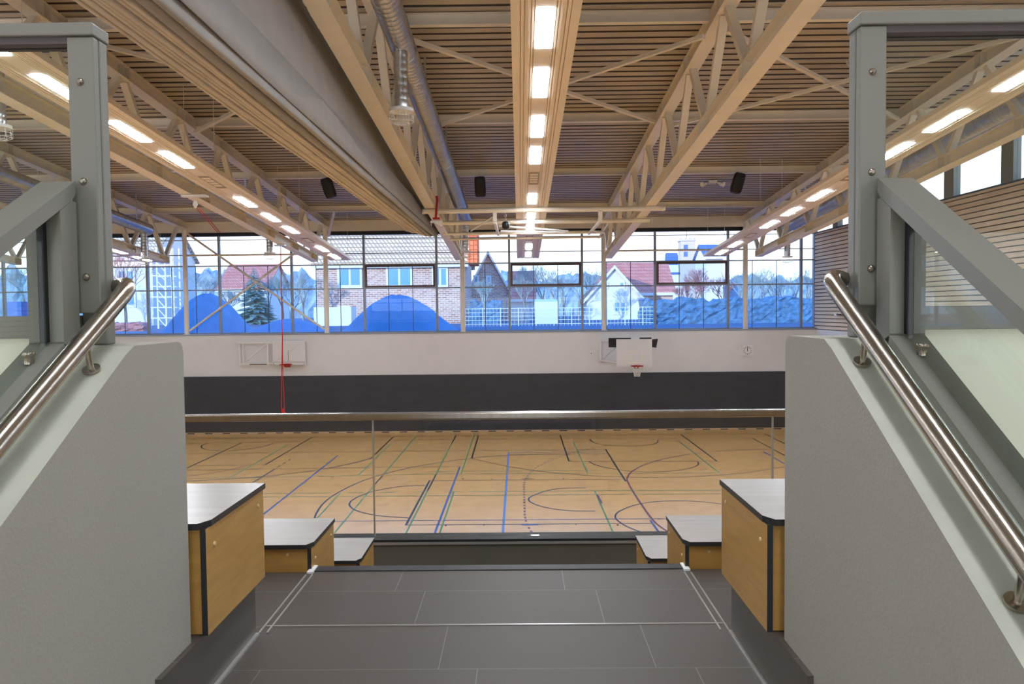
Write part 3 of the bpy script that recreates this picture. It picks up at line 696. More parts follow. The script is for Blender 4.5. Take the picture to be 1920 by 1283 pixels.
for i, ly in enumerate(lays):
    m = MB(); ye = 23.9+.21*i; m.loft([fold(ly, y, ye) for y in YS if y < ye], sm=True); m.build('fold', 'curtain_lit' if i < 8 else 'fabric', t)  # same cloth throughout, light painted into most folds
m = MB(); loops = []
for y in YS:
    zt = BZ-S*y+.35; o = []
    for i in range(9):
        u = i/8; z = 2.36+zend(y)+(zt-2.36-zend(y))*u
        xx = xr+.012-.12*u-.09*math.sin(math.pi*u)*(.6+.5*math.sin(y*.32+u*3.2))-.012*math.sin(y*.9+u*5)
        o.append((xx, y, z))
    loops.append(o+[(p[0]-.012, p[1], p[2]) for p in reversed(o)])
m.loft(loops, sm=True); m.build('hanging_sheet', 'fabric', t)
# ================================================================= GYM APPARATUS UNDER THE ROOF
t = thing('folded_hoop_frame', (.6, 22.5, 2.3), 'white tubular gymnastic frame folded up between the two central trusses', 'gym frame')
def tubeobj(nm, pts, r, mt='steel', par=None, n=14):
    m = MB(); m.tube(pts, r, n); return m.build(nm, mt, par)
cz = lambda y: BZ-S*y
a1, a2 = (-2.53, 21.0, cz(21)-.075), (3.85, 21.0, cz(21)-.065)
tubeobj('cross_tube', [a1, a2], .068, 'steel', t); tubeobj('cross_tube', [(-2.35, 22.7, cz(22.7)-.07), (3.72, 22.7, cz(22.7)-.06)], .062, 'steel', t)
tubeobj('cross_tube', [(-2.3, 24.5, cz(24.5)-.07), (2.62, 24.5, cz(24.5)-.065)], .05, 'steel', t); tubeobj('cross_tube', [(-2.2, 25.4, cz(25.4)-.09), (2.65, 25.4, cz(25.4)-.07)], .035, 'steel', t)
for x in (-2.32, 3.62):
    for y in (21.0, 22.7):
        m = MB()
        for d in (-.16, .16): m.torus((x+d, y, cz(y)-.07), .075, .010, 16, 5, 0, (0, 1, 0), (0, 0, 1))
        m.build('clamp_ring', 'white', t)
for x in (-.62, 2.15):
    m = MB(); m.box(x-.05, x+.05, 20.93, 21.07, cz(21)-.36, cz(21)-.13); m.box(x-.035, x+.035, 20.97, 24.5, cz(22.9)-.27, cz(22.9)-.21); m.build('hinge_bracket', 'steel', t)
for (x0, x1) in ((-.55, 1.4), (-.5, 1.35)):
    dz = .0 if x0 < -.52 else -.14
    tubeobj('folding_arm', [(x0, 22.2, 2.33+dz), (x1, 22.5, 2.20+dz*.3)], .028, 'white', t)
tubeobj('cross_brace', [(-1.35, 22.7, cz(22.7)-.3), (-.62, 21.05, cz(21)-.2)], .02, 'white', t)
tubeobj('cross_brace', [(2.05, 22.7, cz(22.7)-.32), (2.62, 24.5, cz(24.5)-.1)], .02, 'white', t)
for x in (-2.2, 2.55): tubeobj('side_tube', [(x, 22.7, cz(22.7)-.13), (x, 24.45, cz(24.5)-.07), (x, 25.4, cz(25.4)-.09)], .03, 'steel', t)
m = MB()
for k in range(4): m.torus((-.34, 21.0, cz(21)-.16-.05*k), .026, .006, 10, 5, 0, (1, 0, 0) if k % 2 else (0, 1, 0), (0, 0, 1))
m.build('chain', 'galv', t)
m = MB(); z = cz(21)-.46; m.tube([(-.34, 21, z+.10), (-.34, 21, z+.085), (-.34, 21, z+.04), (-.34, 21, z-.04), (-.34, 21, z-.085), (-.34, 21, z-.10)], [.03, .075, .10, .10, .075, .03], 16); m.build('rubber_buffer', 'black', t)
t = thing('red_safety_strap', (-2.14, 20.9, 2.35), 'red hanging strap with a steel lock at the left end of the folded gym frame', 'strap')
m = MB(); z = cz(20.9); m.loft([[(x-.03, 20.86, q), (x+.03, 20.86, q), (x+.03, 20.89, q), (x-.03, 20.89, q)] for x, q in ((-2.13, z+.30), (-2.12, z+.18), (-2.14, z), (-2.15, z-.15), (-2.16, z-.26))]); m.build('webbing', 'red', t)
m = MB(); m.box(-2.24, -2.06, 20.84, 20.92, z-.31, z-.26); m.build('buckle', 'red', t)
m = MB(); m.box(-2.3, -2.0, 20.82, 20.94, z-.40, z-.35); m.bar((-2.2, 20.88, z-.36), (-2.0, 20.88, z-.48), .05, .05); m.build('lock', 'white', t)
# red climbing rope gathered up, hanging from the left truss
t = thing('red_rope', (-8.0, 26.6, -3.4), 'long thin red rope hanging down in front of the left hoop', 'rope')
tubeobj('strand', [(-7.96, 26.6, cz(26.6)-.02), (-7.97, 26.6, -.9), (-8.02, 26.6, -2.2), (-8.05, 26.6, -3.28)], .014, 'redrope', t, 8)
tubeobj('strand', [(-7.97, 26.63, -.7), (-7.99, 26.63, -2.2), (-7.955, 26.63, -3.28)], .012, 'redrope', t, 8)
m = MB(); m.tube([(-8.0, 26.61, -3.25), (-8.0, 26.61, -3.3), (-8.0, 26.61, -3.4), (-8.0, 26.61, -3.47)], [.02, .055, .06, .03], 10); m.build('rope_end', 'redrope', t)
m = MB(); m.box(-8.16, -7.80, 26.5, 26.7, cz(26.6)-.05, cz(26.6)-.004); m.build('beam_clamp', 'galv', t)
t = thing('red_pulley_rope', (-7.93, 19.1, 2.2), 'pair of thin red ropes slanting from a pulley on the left truss', 'rope')
p0 = at(366, 384, 19.1); p1 = at(408, 436, 29.5)
m = MB(); m.tube([p0+Vector((0, 0, .1)), p0, p0-Vector((0, 0, .08))], [.03, .06, .02], 10); m.box(p0.x-.3, p0.x+.3, 19.0, 19.2, cz(19.1)-.05, cz(19.1)-.004); m.build('pulley', 'white', t)
for d in (0, .07): tubeobj('strand', [p0+Vector((d, 0, -.05)), p1+Vector((d*1.4, 0, 0))], .012, 'redrope', t, 6)
# ================================================================= SPEAKERS AND SMALL CEILING ITEMS
def speaker(x, y, zc, tilt, label):
    t = thing('loudspeaker', (x, y, zc-.3), label, 'loudspeaker', 'black ceiling loudspeakers')
    w, d, h, b = .172, .13, .29, MB(); loops = []
    ca, sa = math.cos(tilt), math.sin(tilt)
    for z, k in ((-h, .72), (-h+.03, .9), (-h*.5, 1), (h*.5, 1), (h-.03, .94), (h, .8)):
        lp = []
        for i in range(20):
            a = 2*math.pi*i/20; ex = math.copysign(abs(math.cos(a))**.45, math.cos(a)); ey = math.copysign(abs(math.sin(a))**.45, math.sin(a))
            xx, yy, zz = w*k*ex, d*k*ey, z; yy, zz = yy-zz*.25, zz
            xx, zz = xx*ca-zz*sa, xx*sa+zz*ca
            lp.append((x+xx, y+yy, zc+zz))
        loops.append(lp)
    b.loft(loops, sm=True); b.build('cabinet', 'black', t)
    b = MB(); zt = 5.9775-S*(y+.13)
    b.tube([(x, y+.13, zc+h-.02), (x, y+.13, zt-.012)], .016, 8); b.box(x-.07, x+.07, y+.0, y+.16, zc+h-.01, zc+h+.02); b.build('bracket', 'black', t)
speaker(-1.16, 24.45, 3.76, .02, 'black loudspeaker hanging left of the central light panel')
speaker(6.69, 24.45, 3.78, -.22, 'black loudspeaker hanging in front of the right light panel, tilted')
speaker(-5.80, 24.45, 3.78, .25, 'black loudspeaker half hidden behind the divider curtain')
for sgn, nm in ((-1, 'left'), (1, 'right')):
    pass
t = thing('emergency_lamp', (6.35, 26.3, 3.9), 'small white twin emergency lamp under the roof deck beside the tilted loudspeaker', 'lamp')
z = ZD-S*26.3-.01
m = MB(); m.box(6.25, 6.50, 26.2, 26.4, z-.09, z-.016); m.build('base', 'white', t)
for d in (-.27, .27):
    m = MB(); c = Vector((6.37+d, 26.3, z-.12)); m.tube([c+Vector((d*.3, -.08, -.04)), c, c+Vector((-d*.4, .02, .05))], [.085, .07, .02], 14); m.build('lamp_head', 'white', t)
t = thing('guarded_detector', (6.75, 16.2, 4.7), 'small round detector in a white wire guard on the roof, left of the right post', 'detector')
z = ZD-S*16.2
m = MB(); m.tube([(6.75, 16.2, z-.002), (6.75, 16.2, z-.06), (6.75, 16.2, z-.10)], [.1, .1, .05], 16); m.build('detector', 'white', t)
m = MB()
for k in range(6):
    a = math.pi*k/6; m.tube([(6.75+.15*math.cos(a)*math.cos(q), 16.2+.15*math.sin(a)*math.cos(q), z-.004-.16*math.sin(q)) for q in [math.pi*i/12 for i in range(13)]], .006, 5)
for q in (.35, .8): m.torus((6.75, 16.2, z-.16*math.sin(q)), .15*math.cos(q), .006, 18, 5)
m.build('wire_guard', 'white', t)
# ================================================================= HOOPS AND CLOCK ON THE FAR WALL
def hoop_parts(t, cx, y, z, d=1):
    m = MB(); m.torus((cx, y-.28, z), .235, .016, 24, 8); m.build('rim', 'red', t)
    m = MB(); m.box(cx-.10, cx+.10, y-.05, y-.002, z-.13, z+.02); m.bar((cx-.09, y-.03, z-.11), (cx-.12, y-.19, z-.01), .03, .02); m.bar((cx+.09, y-.03, z-.11), (cx+.12, y-.19, z-.01), .03, .02); m.build('rim_bracket', 'red', t)
def framebox(m, x0, x1, y0, y1, z0, z1, w):
    m.box(x0, x1, y0, y1, z0, z0+w); m.box(x0, x1, y0, y1, z1-w, z1); m.box(x0, x0+w, y0, y1, z0+w, z1-w); m.box(x1-w, x1, y0, y1, z0+w, z1-w)
# right hoop, swung out from the wall
t = thing('basketball_hoop', (4.45, 31.5, -2.2), 'swung out basketball hoop with net and black covers, left of the clock', 'basketball hoop')
yb = 30.8; x0, x1, z0, z1 = 3.77, 5.11, -2.235, -1.205
m = MB(); m.box(x0, x1, yb, yb+.03, z0, z1); m.build('backboard', 'board', t)
m = MB(); framebox(m, x0-.02, x1+.02, yb+.031, yb+.075, z0-.02, z1+.02, .045); m.box((x0+x1)/2-.02, (x0+x1)/2+.02, yb+.031, yb+.07, z0, z1); m.build('board_frame', 'white', t)
m = MB(); m.box(4.13, 4.75, yb-.004, yb, -2.12, -2.09); m.box(4.13, 4.75, yb-.004, yb, -1.68, -1.65); m.box(4.13, 4.16, yb-.004, yb, -2.09, -1.68); m.box(4.72, 4.75, yb-.004, yb, -2.09, -1.68); m.build('target_square', 'panel', t)
hoop_parts(t, 4.50, yb, -2.21)
m = MB(); c = Vector((4.5, yb-.28, -2.215))
for i in range(10):
    for s in (-1, 1):
        pts = []
        for k in range(5):
            a = 2*math.pi*i/10+s*k*.314; r = [.225, .19, .15, .12, .105][k]; pts.append(c+Vector((r*math.cos(a), r*math.sin(a), -.1*k)))
        m.tube(pts, .010, 4)
m.build('net', 'net', t)
m = MB(); y2 = 32.42
m.bar((3.30, y2, -1.25), (3.30, y2, -2.15), .06, .06); m.bar((4.9, y2, -1.25), (4.9, y2, -2.15), .06, .06)
for z in (-1.3, -2.1):
    m.bar((3.3, y2, z), (3.85, yb+.08, z), .05, .05); m.bar((4.9, y2, z), (4.95, yb+.08, z), .05, .05); m.bar((3.2, y2+.03, z), (5.0, y2+.03, z), .05, .05)
m.build('swing_frame', 'white', t)
m = MB(); m.bar((3.40, y2-.05, -2.05), (3.95, yb+.10, -1.3), .03, .03); m.bar((4.45, yb+.09, -2.15), (5.05, yb+.09, -1.28), .03, .03); m.build('diagonal_stay', 'galv', t)
m = MB(); yc = yb+.08
m.box(3.46, 4.32, yc, yc+.05, -1.205, -1.135); m.box(4.66, 5.12, yc, yc+.05, -1.215, -1.13)
m.hexa([(3.46, yc, -1.50), (3.78, yc, -1.50), (3.78, yc+.05, -1.50), (3.46, yc+.05, -1.50), (3.45, yc, -1.206), (3.80, yc, -1.206), (3.80, yc+.05, -1.206), (3.45, yc+.05, -1.206)])
m.hexa([(5.08, yc, -1.50), (5.30, yc, -1.53), (5.30, yc+.05, -1.53), (5.08, yc+.05, -1.50), (5.05, yc, -1.216), (5.37, yc, -1.18), (5.37, yc+.05, -1.18), (5.05, yc+.05, -1.216)])
m.build('folded_cover', 'black', t)
# left hoop, folded flat against the wall
t = thing('basketball_hoop', (-10.1, 32.3, -2.2), 'basketball hoop folded flat against the left part of the far wall', 'basketball hoop')
m = MB(); framebox(m, -11.49, -10.29, 32.36, 32.42, -2.14, -1.22, .05); m.bar((-11.35, 32.4, -2.08), (-10.36, 32.4, -1.3), .045, .04); m.box(-11.36, -11.31, 32.37, 32.41, -2.09, -1.27); m.bar((-11.6, 32.39, -1.24), (-11.49, 32.39, -1.24), .05, .05)
m.box(-10.29, -10.08, 32.37, 32.42, -1.30, -1.24); m.box(-10.29, -10.08, 32.37, 32.42, -2.12, -2.06); m.build('swing_frame', 'white', t)
m = MB(); m.box(-10.07, -8.78, 32.30, 32.325, -2.17, -1.21); m.build('backboard', 'board', t)
m = MB(); framebox(m, -10.09, -8.76, 32.326, 32.37, -2.19, -1.19, .045); m.build('board_frame', 'white', t)
m = MB(); framebox(m, -10.06, -8.79, 32.285, 32.299, -2.165, -2.03, .014); m.bar((-9.45, 32.285, -2.02), (-9.45, 32.285, -1.55), .018, .01); m.build('board_trim', 'grille', t)
m = MB(); m.bar((-11.05, 32.33, -2.12), (-10.35, 32.33, -2.12), .03, .03); m.build('lock_bar', 'sash', t)
m = MB(); m.bar((-9.98, 32.295, -2.0), (-8.95, 32.295, -1.27), .04, .006); m.build('diagonal_stay', 'white', t)
hoop_parts(t, -9.48, 32.30, -2.12)
# clock
t = thing('wall_clock', (9.27, 32.46, -1.96), 'square white clock with black bar markers on the far wall, at twelve', 'clock')
m = MB(); m.box(9.06, 9.48, 32.40, 32.499, -1.965, -1.545); o = m.build('case', 'white', t)
m = MB(); cx, cz_ = 9.27, -1.755
for k in range(12):
    a = math.pi*k/6; d = Vector((math.sin(a), 0, math.cos(a))); p = Vector((cx, 32.396, cz_)); m.bar(p+d*.125, p+d*.168, .022, .006, (0, 1, 0))
m.build('hour_marker', 'black', t)
m = MB(); p = Vector((cx, 32.39, cz_)); m.bar(p-Vector((0, 0, .03)), p+Vector((.004, 0, .15)), .016, .005, (0, 1, 0)); m.build('minute_hand', 'black', t)
m = MB(); p = Vector((cx, 32.385, cz_)); m.bar(p-Vector((0, 0, .03)), p+Vector((-.004, 0, .10)), .024, .005, (0, 1, 0)); m.build('hour_hand', 'black', t)
t = thing('call_point', (2.9, 32.47, -1.81), 'small round white wall fitting left of the right hoop', 'wall fitting')
m = MB(); m.disc((2.9, 32.4775, -1.81), (0, 1, 0), .085, .045, 20); m.build('housing', 'white', t)
m = MB(); m.disc((2.925, 32.447, -1.815), (0, 1, 0), .022, .01, 12); m.build('button', 'black', t)
t = thing('wall_socket_box', (12.05, 30.0, .1), 'small white box on the slatted right wall', 'wall box')
m = MB(); p = at(1562, 590, 30.2); m.box(12.02-.06, 12.02, 30.1, 30.35, p.z-.05, p.z+.05); m.build('housing', 'white', t)
m = MB(); m.box(12.0-.06, 12.02, 29.8, 30.08, p.z-.02, p.z+.02); m.build('plug', 'black', t)
# ================================================================= OUTDOORS
GZ = -1.15
b = MB(); b.box(-160, 160, YF+1.0, 320, GZ-.3, GZ); tag(b.build('ground', 'ground'), 'ground outside the windows, with blue shade in its colour', 'ground', None, 'structure')
# earth heap
def heap(cx, cy, rx, ry, h, label, m='mound_shade', seed=1):
    rnd = random.Random(seed); b = MB(); n, k = 40, 12; vs = [(cx, cy, GZ+h)]; fs = []
    for j in range(1, k+1):
        u = j/k
        for i in range(n):
            a = 2*math.pi*i/n; wob = 1+.06*math.sin(3*a+seed)+.04*math.sin(7*a)
            z = GZ+h*(1-u**1.9)**1.25*(1 if j == k else 1+rnd.uniform(-.03, .03))
            vs.append((cx+rx*u*wob*math.cos(a), cy+ry*u*wob*math.sin(a), z-.002*(j == k)))
    for i in range(n): fs.append((0, 1+i, 1+(i+1) % n))
    for j in range(k-1):
        for i in range(n): p, q = 1+j*n+i, 1+j*n+(i+1) % n; fs.append((p, p+n, q+n, q))
    b.add(vs, fs, True); tag(b.build('earth_heap', m), label, 'earth heap')
heap(-7.0, 45, 3.25, 3.3, 2.05, 'tall blue shaded earth heap in front of the brick house')
heap(-13.6, 47, 2.4, 2.2, .75, 'low earth heap left of the tall heap', seed=3)
heap(-18.9, 48, 2.7, 2.6, 2.3, 'low shaded earth heap behind the left cross brace', seed=5)
# houses
def gable_house(name, x0, x1, y0, y1, ze, zr, along, wallm, roofm, label, wins=(), trim='render_white', cat='house', over=.35):
    t = thing(name, ((x0+x1)/2, (y0+y1)/2, GZ), label, cat)
    w = MB(); xm, ym = (x0+x1)/2, (y0+y1)/2
    if along == 'x': w.prism_x([(y0, GZ), (y1, GZ), (y1, ze), (ym, zr-.02), (y0, ze)], x0, x1)
    else: w.prism_y([(x0, GZ), (x1, GZ), (x1, ze), (xm, zr-.02), (x0, ze)], y0, y1)
    w.build('wall', wallm, t)
    r = MB(); th = .18
    if along == 'x':
        k = (zr-ze)/(ym-y0); yo, yo2 = y0-over, y1+over
        r.prism_x([(yo, ze-over*k), (ym, zr), (yo2, ze-over*k), (yo2, ze-over*k+th), (ym, zr+th), (yo, ze-over*k+th)], x0-over, x1+over)
    else:
        k = (zr-ze)/(xm-x0); xo, xo2 = x0-over, x1+over
        r.prism_y([(xo, ze-over*k), (xm, zr), (xo2, ze-over*k), (xo2, ze-over*k+th), (xm, zr+th), (xo, ze-over*k+th)], y0-over, y1+over)
    r.build('roof', roofm, t)
    g = MB()
    if along == 'x': g.box(x0-over, x1+over, y0-over-.12, y0-over, ze-over*k-.22, ze-over*k+.10)
    else:
        for s in (-1, 1):
            g.bar((xm, y0-over-.03, zr+.05), (xm+s*(xm-x0+over), y0-over-.03, ze-over*k+.05), .06, .34, (0, 1, 0)) if False else g.hexa([(xm, y0-over-.06, zr-.14), (xm+s*(xm-x0+over), y0-over-.06, ze-over*k-.14), (xm+s*(xm-x0+over), y0-over, ze-over*k-.14), (xm, y0-over, zr-.14), (xm, y0-over-.06, zr+.22), (xm+s*(xm-x0+over), y0-over-.06, ze-over*k+.22), (xm+s*(xm-x0+over), y0-over, ze-over*k+.22), (xm, y0-over, zr+.22)])
    g.build('fascia', trim, t)
    for (a, c, z0, z1) in wins:
        f = MB(); f.box(a, c, y0-.10, y0-.002, z0, z1); fo = f.build('window', trim, t)
        p = MB(); n = 2 if c-a > 1.2 else 1; q = (c-a-.2*(n+1))/n
        for i in range(n): p.box(a+.2+i*(q+.2), a+.2+i*(q+.2)+q, y0-.13, y0-.101, z0+.3, z1-.15)
        p.build('window_pane', 'house_glass', fo)
    return t
px = lambda x, Y: at(x, 581, Y).x
pz = lambda x, y, Y: at(x, y, Y).z
def win(x0, x1, y0, y1, Y): return (px(x0, Y), px(x1, Y), pz((x0+x1)/2, y1, Y), pz((x0+x1)/2, y0, Y))
H = gable_house('brick_house', px(594, 70), px(872, 70), 70, 80, 4.45, 10.6, 'x', 'brick', 'rooftile', 'pale brick house with a weathered tiled roof behind the tall earth heap',
    [win(634, 680, 500, 541, 70), win(725, 774, 501, 541, 70), win(811, 841, 501, 541, 70), win(634, 657, 574, 604, 70), win(762, 800, 578, 602, 70)])
o = MB(); o.box(px(878, 69), px(896, 69), 69.3, 73, 4.0, 7.5); o.build('dormer_cladding', 'orange', H)
gable_house('brick_house', px(880, 82), px(953, 82), 82, 90, 2.2, 5.9, 'y', 'brick', 'redroof', 'smaller brick gable house with white verges right of the large brick house', [win(888, 899, 516, 535, 82), win(912, 922, 517, 535, 82)])
gable_house('red_roof_house', px(957, 92), px(1000, 92), 92, 100, 1.4, 4.5, 'x', 'render_white', 'redroof', 'red roofed house partly hidden by trees, behind the central open sash')
gable_house('red_roof_house', px(410, 100), px(500, 100), 100, 110, 3.1, 6.2, 'x', 'render_white', 'redroof', 'white house with a red roof behind the left cross brace', [win(425, 440, 545, 560, 100), win(460, 475, 545, 560, 100)])
gable_house('red_roof_house', px(1150, 90), px(1262, 90), 90, 100, 1.9, 5.3, 'x', 'brick', 'redroof', 'long red tiled roof stretching behind the white gable')
gable_house('white_gable_house', px(1100, 84), px(1204, 84), 84, 90, 1.1, 4.35, 'y', 'render_white', 'redroof', 'white rendered gable house with a red roof, right of the fourth column', [win(1130, 1141, 528, 542, 84), win(1160, 1172, 528, 542, 84), win(1150, 1175, 565, 590, 84)])
# left edge buildings
gable_house('pale_building', px(170, 75), px(288, 75), 75, 85, 5.5, 9, 'x', 'render_white', 'rooftile', 'pale building at the left edge behind the scaffold tower', [win(222, 256, 548, 577, 75), win(222, 256, 506, 530, 75)])
b = MB(); b.box(px(8, 62), px(40, 62), 62, 66, GZ, pz(20, 566, 62)); tag(b.build('container', 'bluebox'), 'blue container outside at the far left, seen through the left glass', 'container')
# church
t = thing('church', (px(1275, 130), 134, GZ), 'church with a white tower and blue slate roof on the skyline', 'church')
ta, tb, Yc = px(1277, 130), px(1304, 130), 130
m = MB(); m.box(ta, tb, Yc, Yc+2.4, GZ, pz(1290, 452, Yc)); tw = m.build('tower', 'stone', t)
m = MB(); zt = pz(1290, 452, Yc)
m.box(ta-.15, tb+.15, Yc-.15, Yc+2.55, zt, zt+.25)
for k in range(4): xx = ta-.15+(tb-ta+.3-.4)*k/3; m.box(xx, xx+.4, Yc-.15, Yc+.25, zt+.25, zt+.6)
m.build('parapet', 'stone', tw)
m = MB(); xm = (ta+tb)/2; m.tube([(xm, Yc+1.2, zt+.25), (xm, Yc+1.2, zt+1.6), (xm, Yc+1.2, zt+2.8)], [.05, .05, .01], 6); m.box(xm-.25, xm+.25, Yc+1.17, Yc+1.23, zt+1.9, zt+2.0); m.build('finial', 'slate', tw)
m = MB()
for zz in (475, 462): z0 = pz(1286, zz, Yc); m.box(ta+.45, ta+1.1, Yc-.05, Yc-.002, z0-.55, z0+.25)
m.build('belfry_window', 'slate', tw)
x0, x1 = px(1243, 132), px(1279, 132)
m = MB(); m.prism_x([(131, GZ), (141, GZ), (141, 6.0), (136, 9.2), (131, 6.0)], x0+.3, x1); m.build('nave_wall', 'render_white', t)
m = MB(); m.add([(x0, 130.6, 5.6), (x1, 130.6, 5.6), (x1, 136, 9.4), (x0+1.2, 136, 9.4), (x0, 141.4, 5.6), (x1, 141.4, 5.6)], [(0, 1, 2, 3), (0, 3, 4), (3, 2, 5, 4), (0, 4, 5, 1), (1, 5, 2)]); m.build('nave_roof', 'slate', t)
gable_house('slate_house', px(1324, 115), px(1356, 115), 115, 122, 7.4, 9.2, 'x', 'render_white', 'slate', 'house with a steep blue slate roof right of the church tower', cat='house')
# white lattice scaffold tower
t = thing('scaffold_tower', (px(302, 60), 61, GZ), 'white lattice scaffold tower outside, left of the first visible column', 'scaffold tower')
xa, xb = px(281, 60), px(324, 60); xs = [xa, xa+(xb-xa)*.36, xa+(xb-xa)*.72, xb]; zt = 5.0
for x in xs:
    for y in (60, 61.4):
        m = MB(); m.bar((x, y, GZ), (x, y, zt), .11, .11); m.build('standard', 'render_white', t)
z = GZ+.8
m = MB()
while z < zt:
    m.bar((xa, 60, z), (xb, 60, z), .06, .08); m.bar((xa, 61.4, z), (xb, 61.4, z), .06, .08); z += .8
m.build('ledger', 'render_white', t)
m = MB(); z = GZ+.1
while z < zt-.7: m.bar((xs[1], 60, z+.7), (xs[2], 60, z), .07, .07); z += .7
m.build('lattice_brace', 'render_white', t)
# pale mesh fence
t = thing('mesh_fence', (6, 56, GZ), 'pale mesh fence running behind the earth heap towards the right', 'fence')
m = MB(); x = px(872, 56)
while x < px(1225, 56): m.box(x-.03, x+.03, 55.97, 56.03, GZ, .15); x += 1.25
m.build('fence_post', 'fence', t)
m = MB()
for z in (-1.0, -.72, -.45, -.18, .1): m.box(px(872, 56), px(1225, 56), 55.985, 56.015, z-.018, z+.018)
x = px(872, 56)
while x < px(1225, 56): m.box(x-.008, x+.008, 55.99, 56.01, GZ, .1); x += .25
m.build('fence_mesh', 'fence', t)
# pale garden wall and shed behind the fence
b = MB(); b.box(px(600, 66), px(668, 66), 64, 66, GZ, pz(630, 576, 66)); tag(b.build('garden_wall', 'render_white'), 'low white garden wall in front of the brick house, left of the heap', 'wall')
b = MB(); b.prism_x([(64, GZ), (66, GZ), (66, pz(1020, 561, 65)), (64, pz(1020, 566, 65))], px(1003, 65), px(1045, 65)); tag(b.build('garden_shed', 'fence'), 'small pale garden shed behind the fence, below the central open sash', 'shed')
# hedges
def hedge(x0, x1, y0, y1, z1, label, m='hedge', seed=2):
    rnd = random.Random(seed); b = MB(); nx, nz, ny = max(6, int((x1-x0)/.35)), 7, 4
    def P(u, v, w):
        p = Vector((x0+(x1-x0)*u, y0+(y1-y0)*v, GZ+(z1-GZ)*w*(1+.06*math.sin(u*23+seed)+.05*math.sin(u*61))))
        if w > 0: p += Vector((rnd.uniform(-.1, .1), rnd.uniform(-.14, .14), rnd.uniform(-.09, .09)))
        return p
    prof = [(0, w/nz) for w in range(nz+1)]+[(v/ny, 1) for v in range(1, ny+1)]+[(1, 1-w/nz) for w in range(1, nz+1)]
    loops = [[P(i/nx, v, w) for v, w in prof] for i in range(nx+1)]
    b.loft(loops, True); tag(b.build('hedge', m), label, 'hedge')
hedge(px(1205, 58), px(1540, 58), 58, 60, .62, 'long dark blue hedge outside behind the right windows')
hedge(px(880, 68), px(940, 68), 68, 69.5, .8, 'hedge in front of the smaller brick house', seed=4)
hedge(px(345, 62), px(420, 62), 62, 64, .1, 'low hedge behind the first visible column', seed=6)
hedge(px(205, 52), px(268, 52), 52, 53, -.62, 'russet low hedge at the left edge by the scaffold tower', 'rust', 8)
# distant wood on the skyline, haze put into its blue-grey colour
def wood_belt(x0, x1, Y, z1, label, seed):
    rnd = random.Random(seed); b = MB(); nx, nz = int((x1-x0)/.8), 9; loops = []
    hs = [rnd.uniform(.75, 1.05) for _ in range(nx//3+3)]
    for i in range(nx+1):
        q = i/3; k = int(q); f = q-k; hh = (hs[k]*(1-f)+hs[k+1]*f)*(z1-GZ)*rnd.uniform(.94, 1.05)
        loops.append([(x0+(x1-x0)*i/nx, Y-2.5*math.cos(math.pi*j/(2*nz))+rnd.uniform(-.5, .5), GZ+hh*math.sin(math.pi*j/(2*nz))*rnd.uniform(.97, 1.03)) for j in range(nz+1)]+[(x0+(x1-x0)*i/nx, Y+2, GZ)])
    b.loft(loops, True); o = b.build('distant_wood', 'wood_haze'); tag(o, label, 'wood', None, 'stuff')
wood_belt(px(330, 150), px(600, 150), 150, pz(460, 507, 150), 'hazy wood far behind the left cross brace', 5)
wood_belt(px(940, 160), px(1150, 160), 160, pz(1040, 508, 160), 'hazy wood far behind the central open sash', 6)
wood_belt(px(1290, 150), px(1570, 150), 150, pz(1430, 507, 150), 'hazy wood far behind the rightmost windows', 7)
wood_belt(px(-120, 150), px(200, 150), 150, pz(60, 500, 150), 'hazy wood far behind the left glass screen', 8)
# trees
def tree(x, Y, ztop, spread, label, kind='bare', seed=1, trunk=.12):
    rnd = random.Random(seed); t = thing('tree', (x, Y, GZ), label, 'tree', 'trees outside the windows')
    b = MB(); tw = MB(); H = ztop-GZ
    def br(p, d, L, r, depth):
        q = p+d*L; (b if depth < 2 else tw).tube([p, p+d*L*.5+Vector((rnd.uniform(-.05, .05), rnd.uniform(-.05, .05), 0))*L, q], [r, r*.8, r*.55], 3 if depth > 1 else 5, True, 0, False)
        if depth >= 6: return
        for k in range(3 if depth < 5 else 4):
            a = rnd.uniform(0, 6.283); el = rnd.uniform(.25, .75)
            u = d.orthogonal().normalized(); v = d.cross(u)
            nd = (d*math.cos(el)+(u*math.cos(a)+v*math.sin(a))*math.sin(el)*spread); nd.z += .18; nd.normalize()
            br(p+d*L*rnd.uniform(.6, 1.0), nd, L*rnd.uniform(.62, .80), r*.62, depth+1)
    br(Vector((x, Y, GZ)), Vector((rnd.uniform(-.05, .05), 0, 1)).normalized(), H*.30, trunk, 0)
    b.build('trunk', 'bark', t); tw.build('crown', 'rust' if kind == 'rust' else 'twig', t)
def conifer(x, Y, ztop, w, label, seed=1):
    rnd = random.Random(seed); t = thing('conifer', (x, Y, GZ), label, 'tree', 'trees outside the windows'); m = MB(); m.tube([(x, Y, GZ), (x, Y, ztop-.3)], [.16, .03], 8); m.build('trunk', 'bark', t)
    m = MB(); H = ztop-GZ; n = int(H/.16)
    for i in range(n):
        u = i/n; z = GZ+.5+(H-.6)*u; r = w*(1-u)**.8+.08
        for k in range(11):
            a = rnd.uniform(0, 6.283); L = r*rnd.uniform(.7, 1.1); c, s = math.cos(a), math.sin(a); p = Vector((x, Y, z)); q = p+Vector((c*L, s*L, -.25*L))
            n2 = Vector((-s, c, 0))*.16*L
            m.add([p, p+(q-p)*.6+n2+Vector((0, 0, .02)), q, p+(q-p)*.6-n2, p+(q-p)*.55+Vector((0, 0, -.10*L))], [(0, 1, 2, 3), (0, 4, 1), (1, 4, 2), (2, 4, 3), (3, 4, 0)])
    m.build('foliage', 'conifer', t)
conifer(px(478, 76), 76, pz(478, 498, 76), 2.3, 'bluish conifer in front of the red roof, behind the left cross brace')
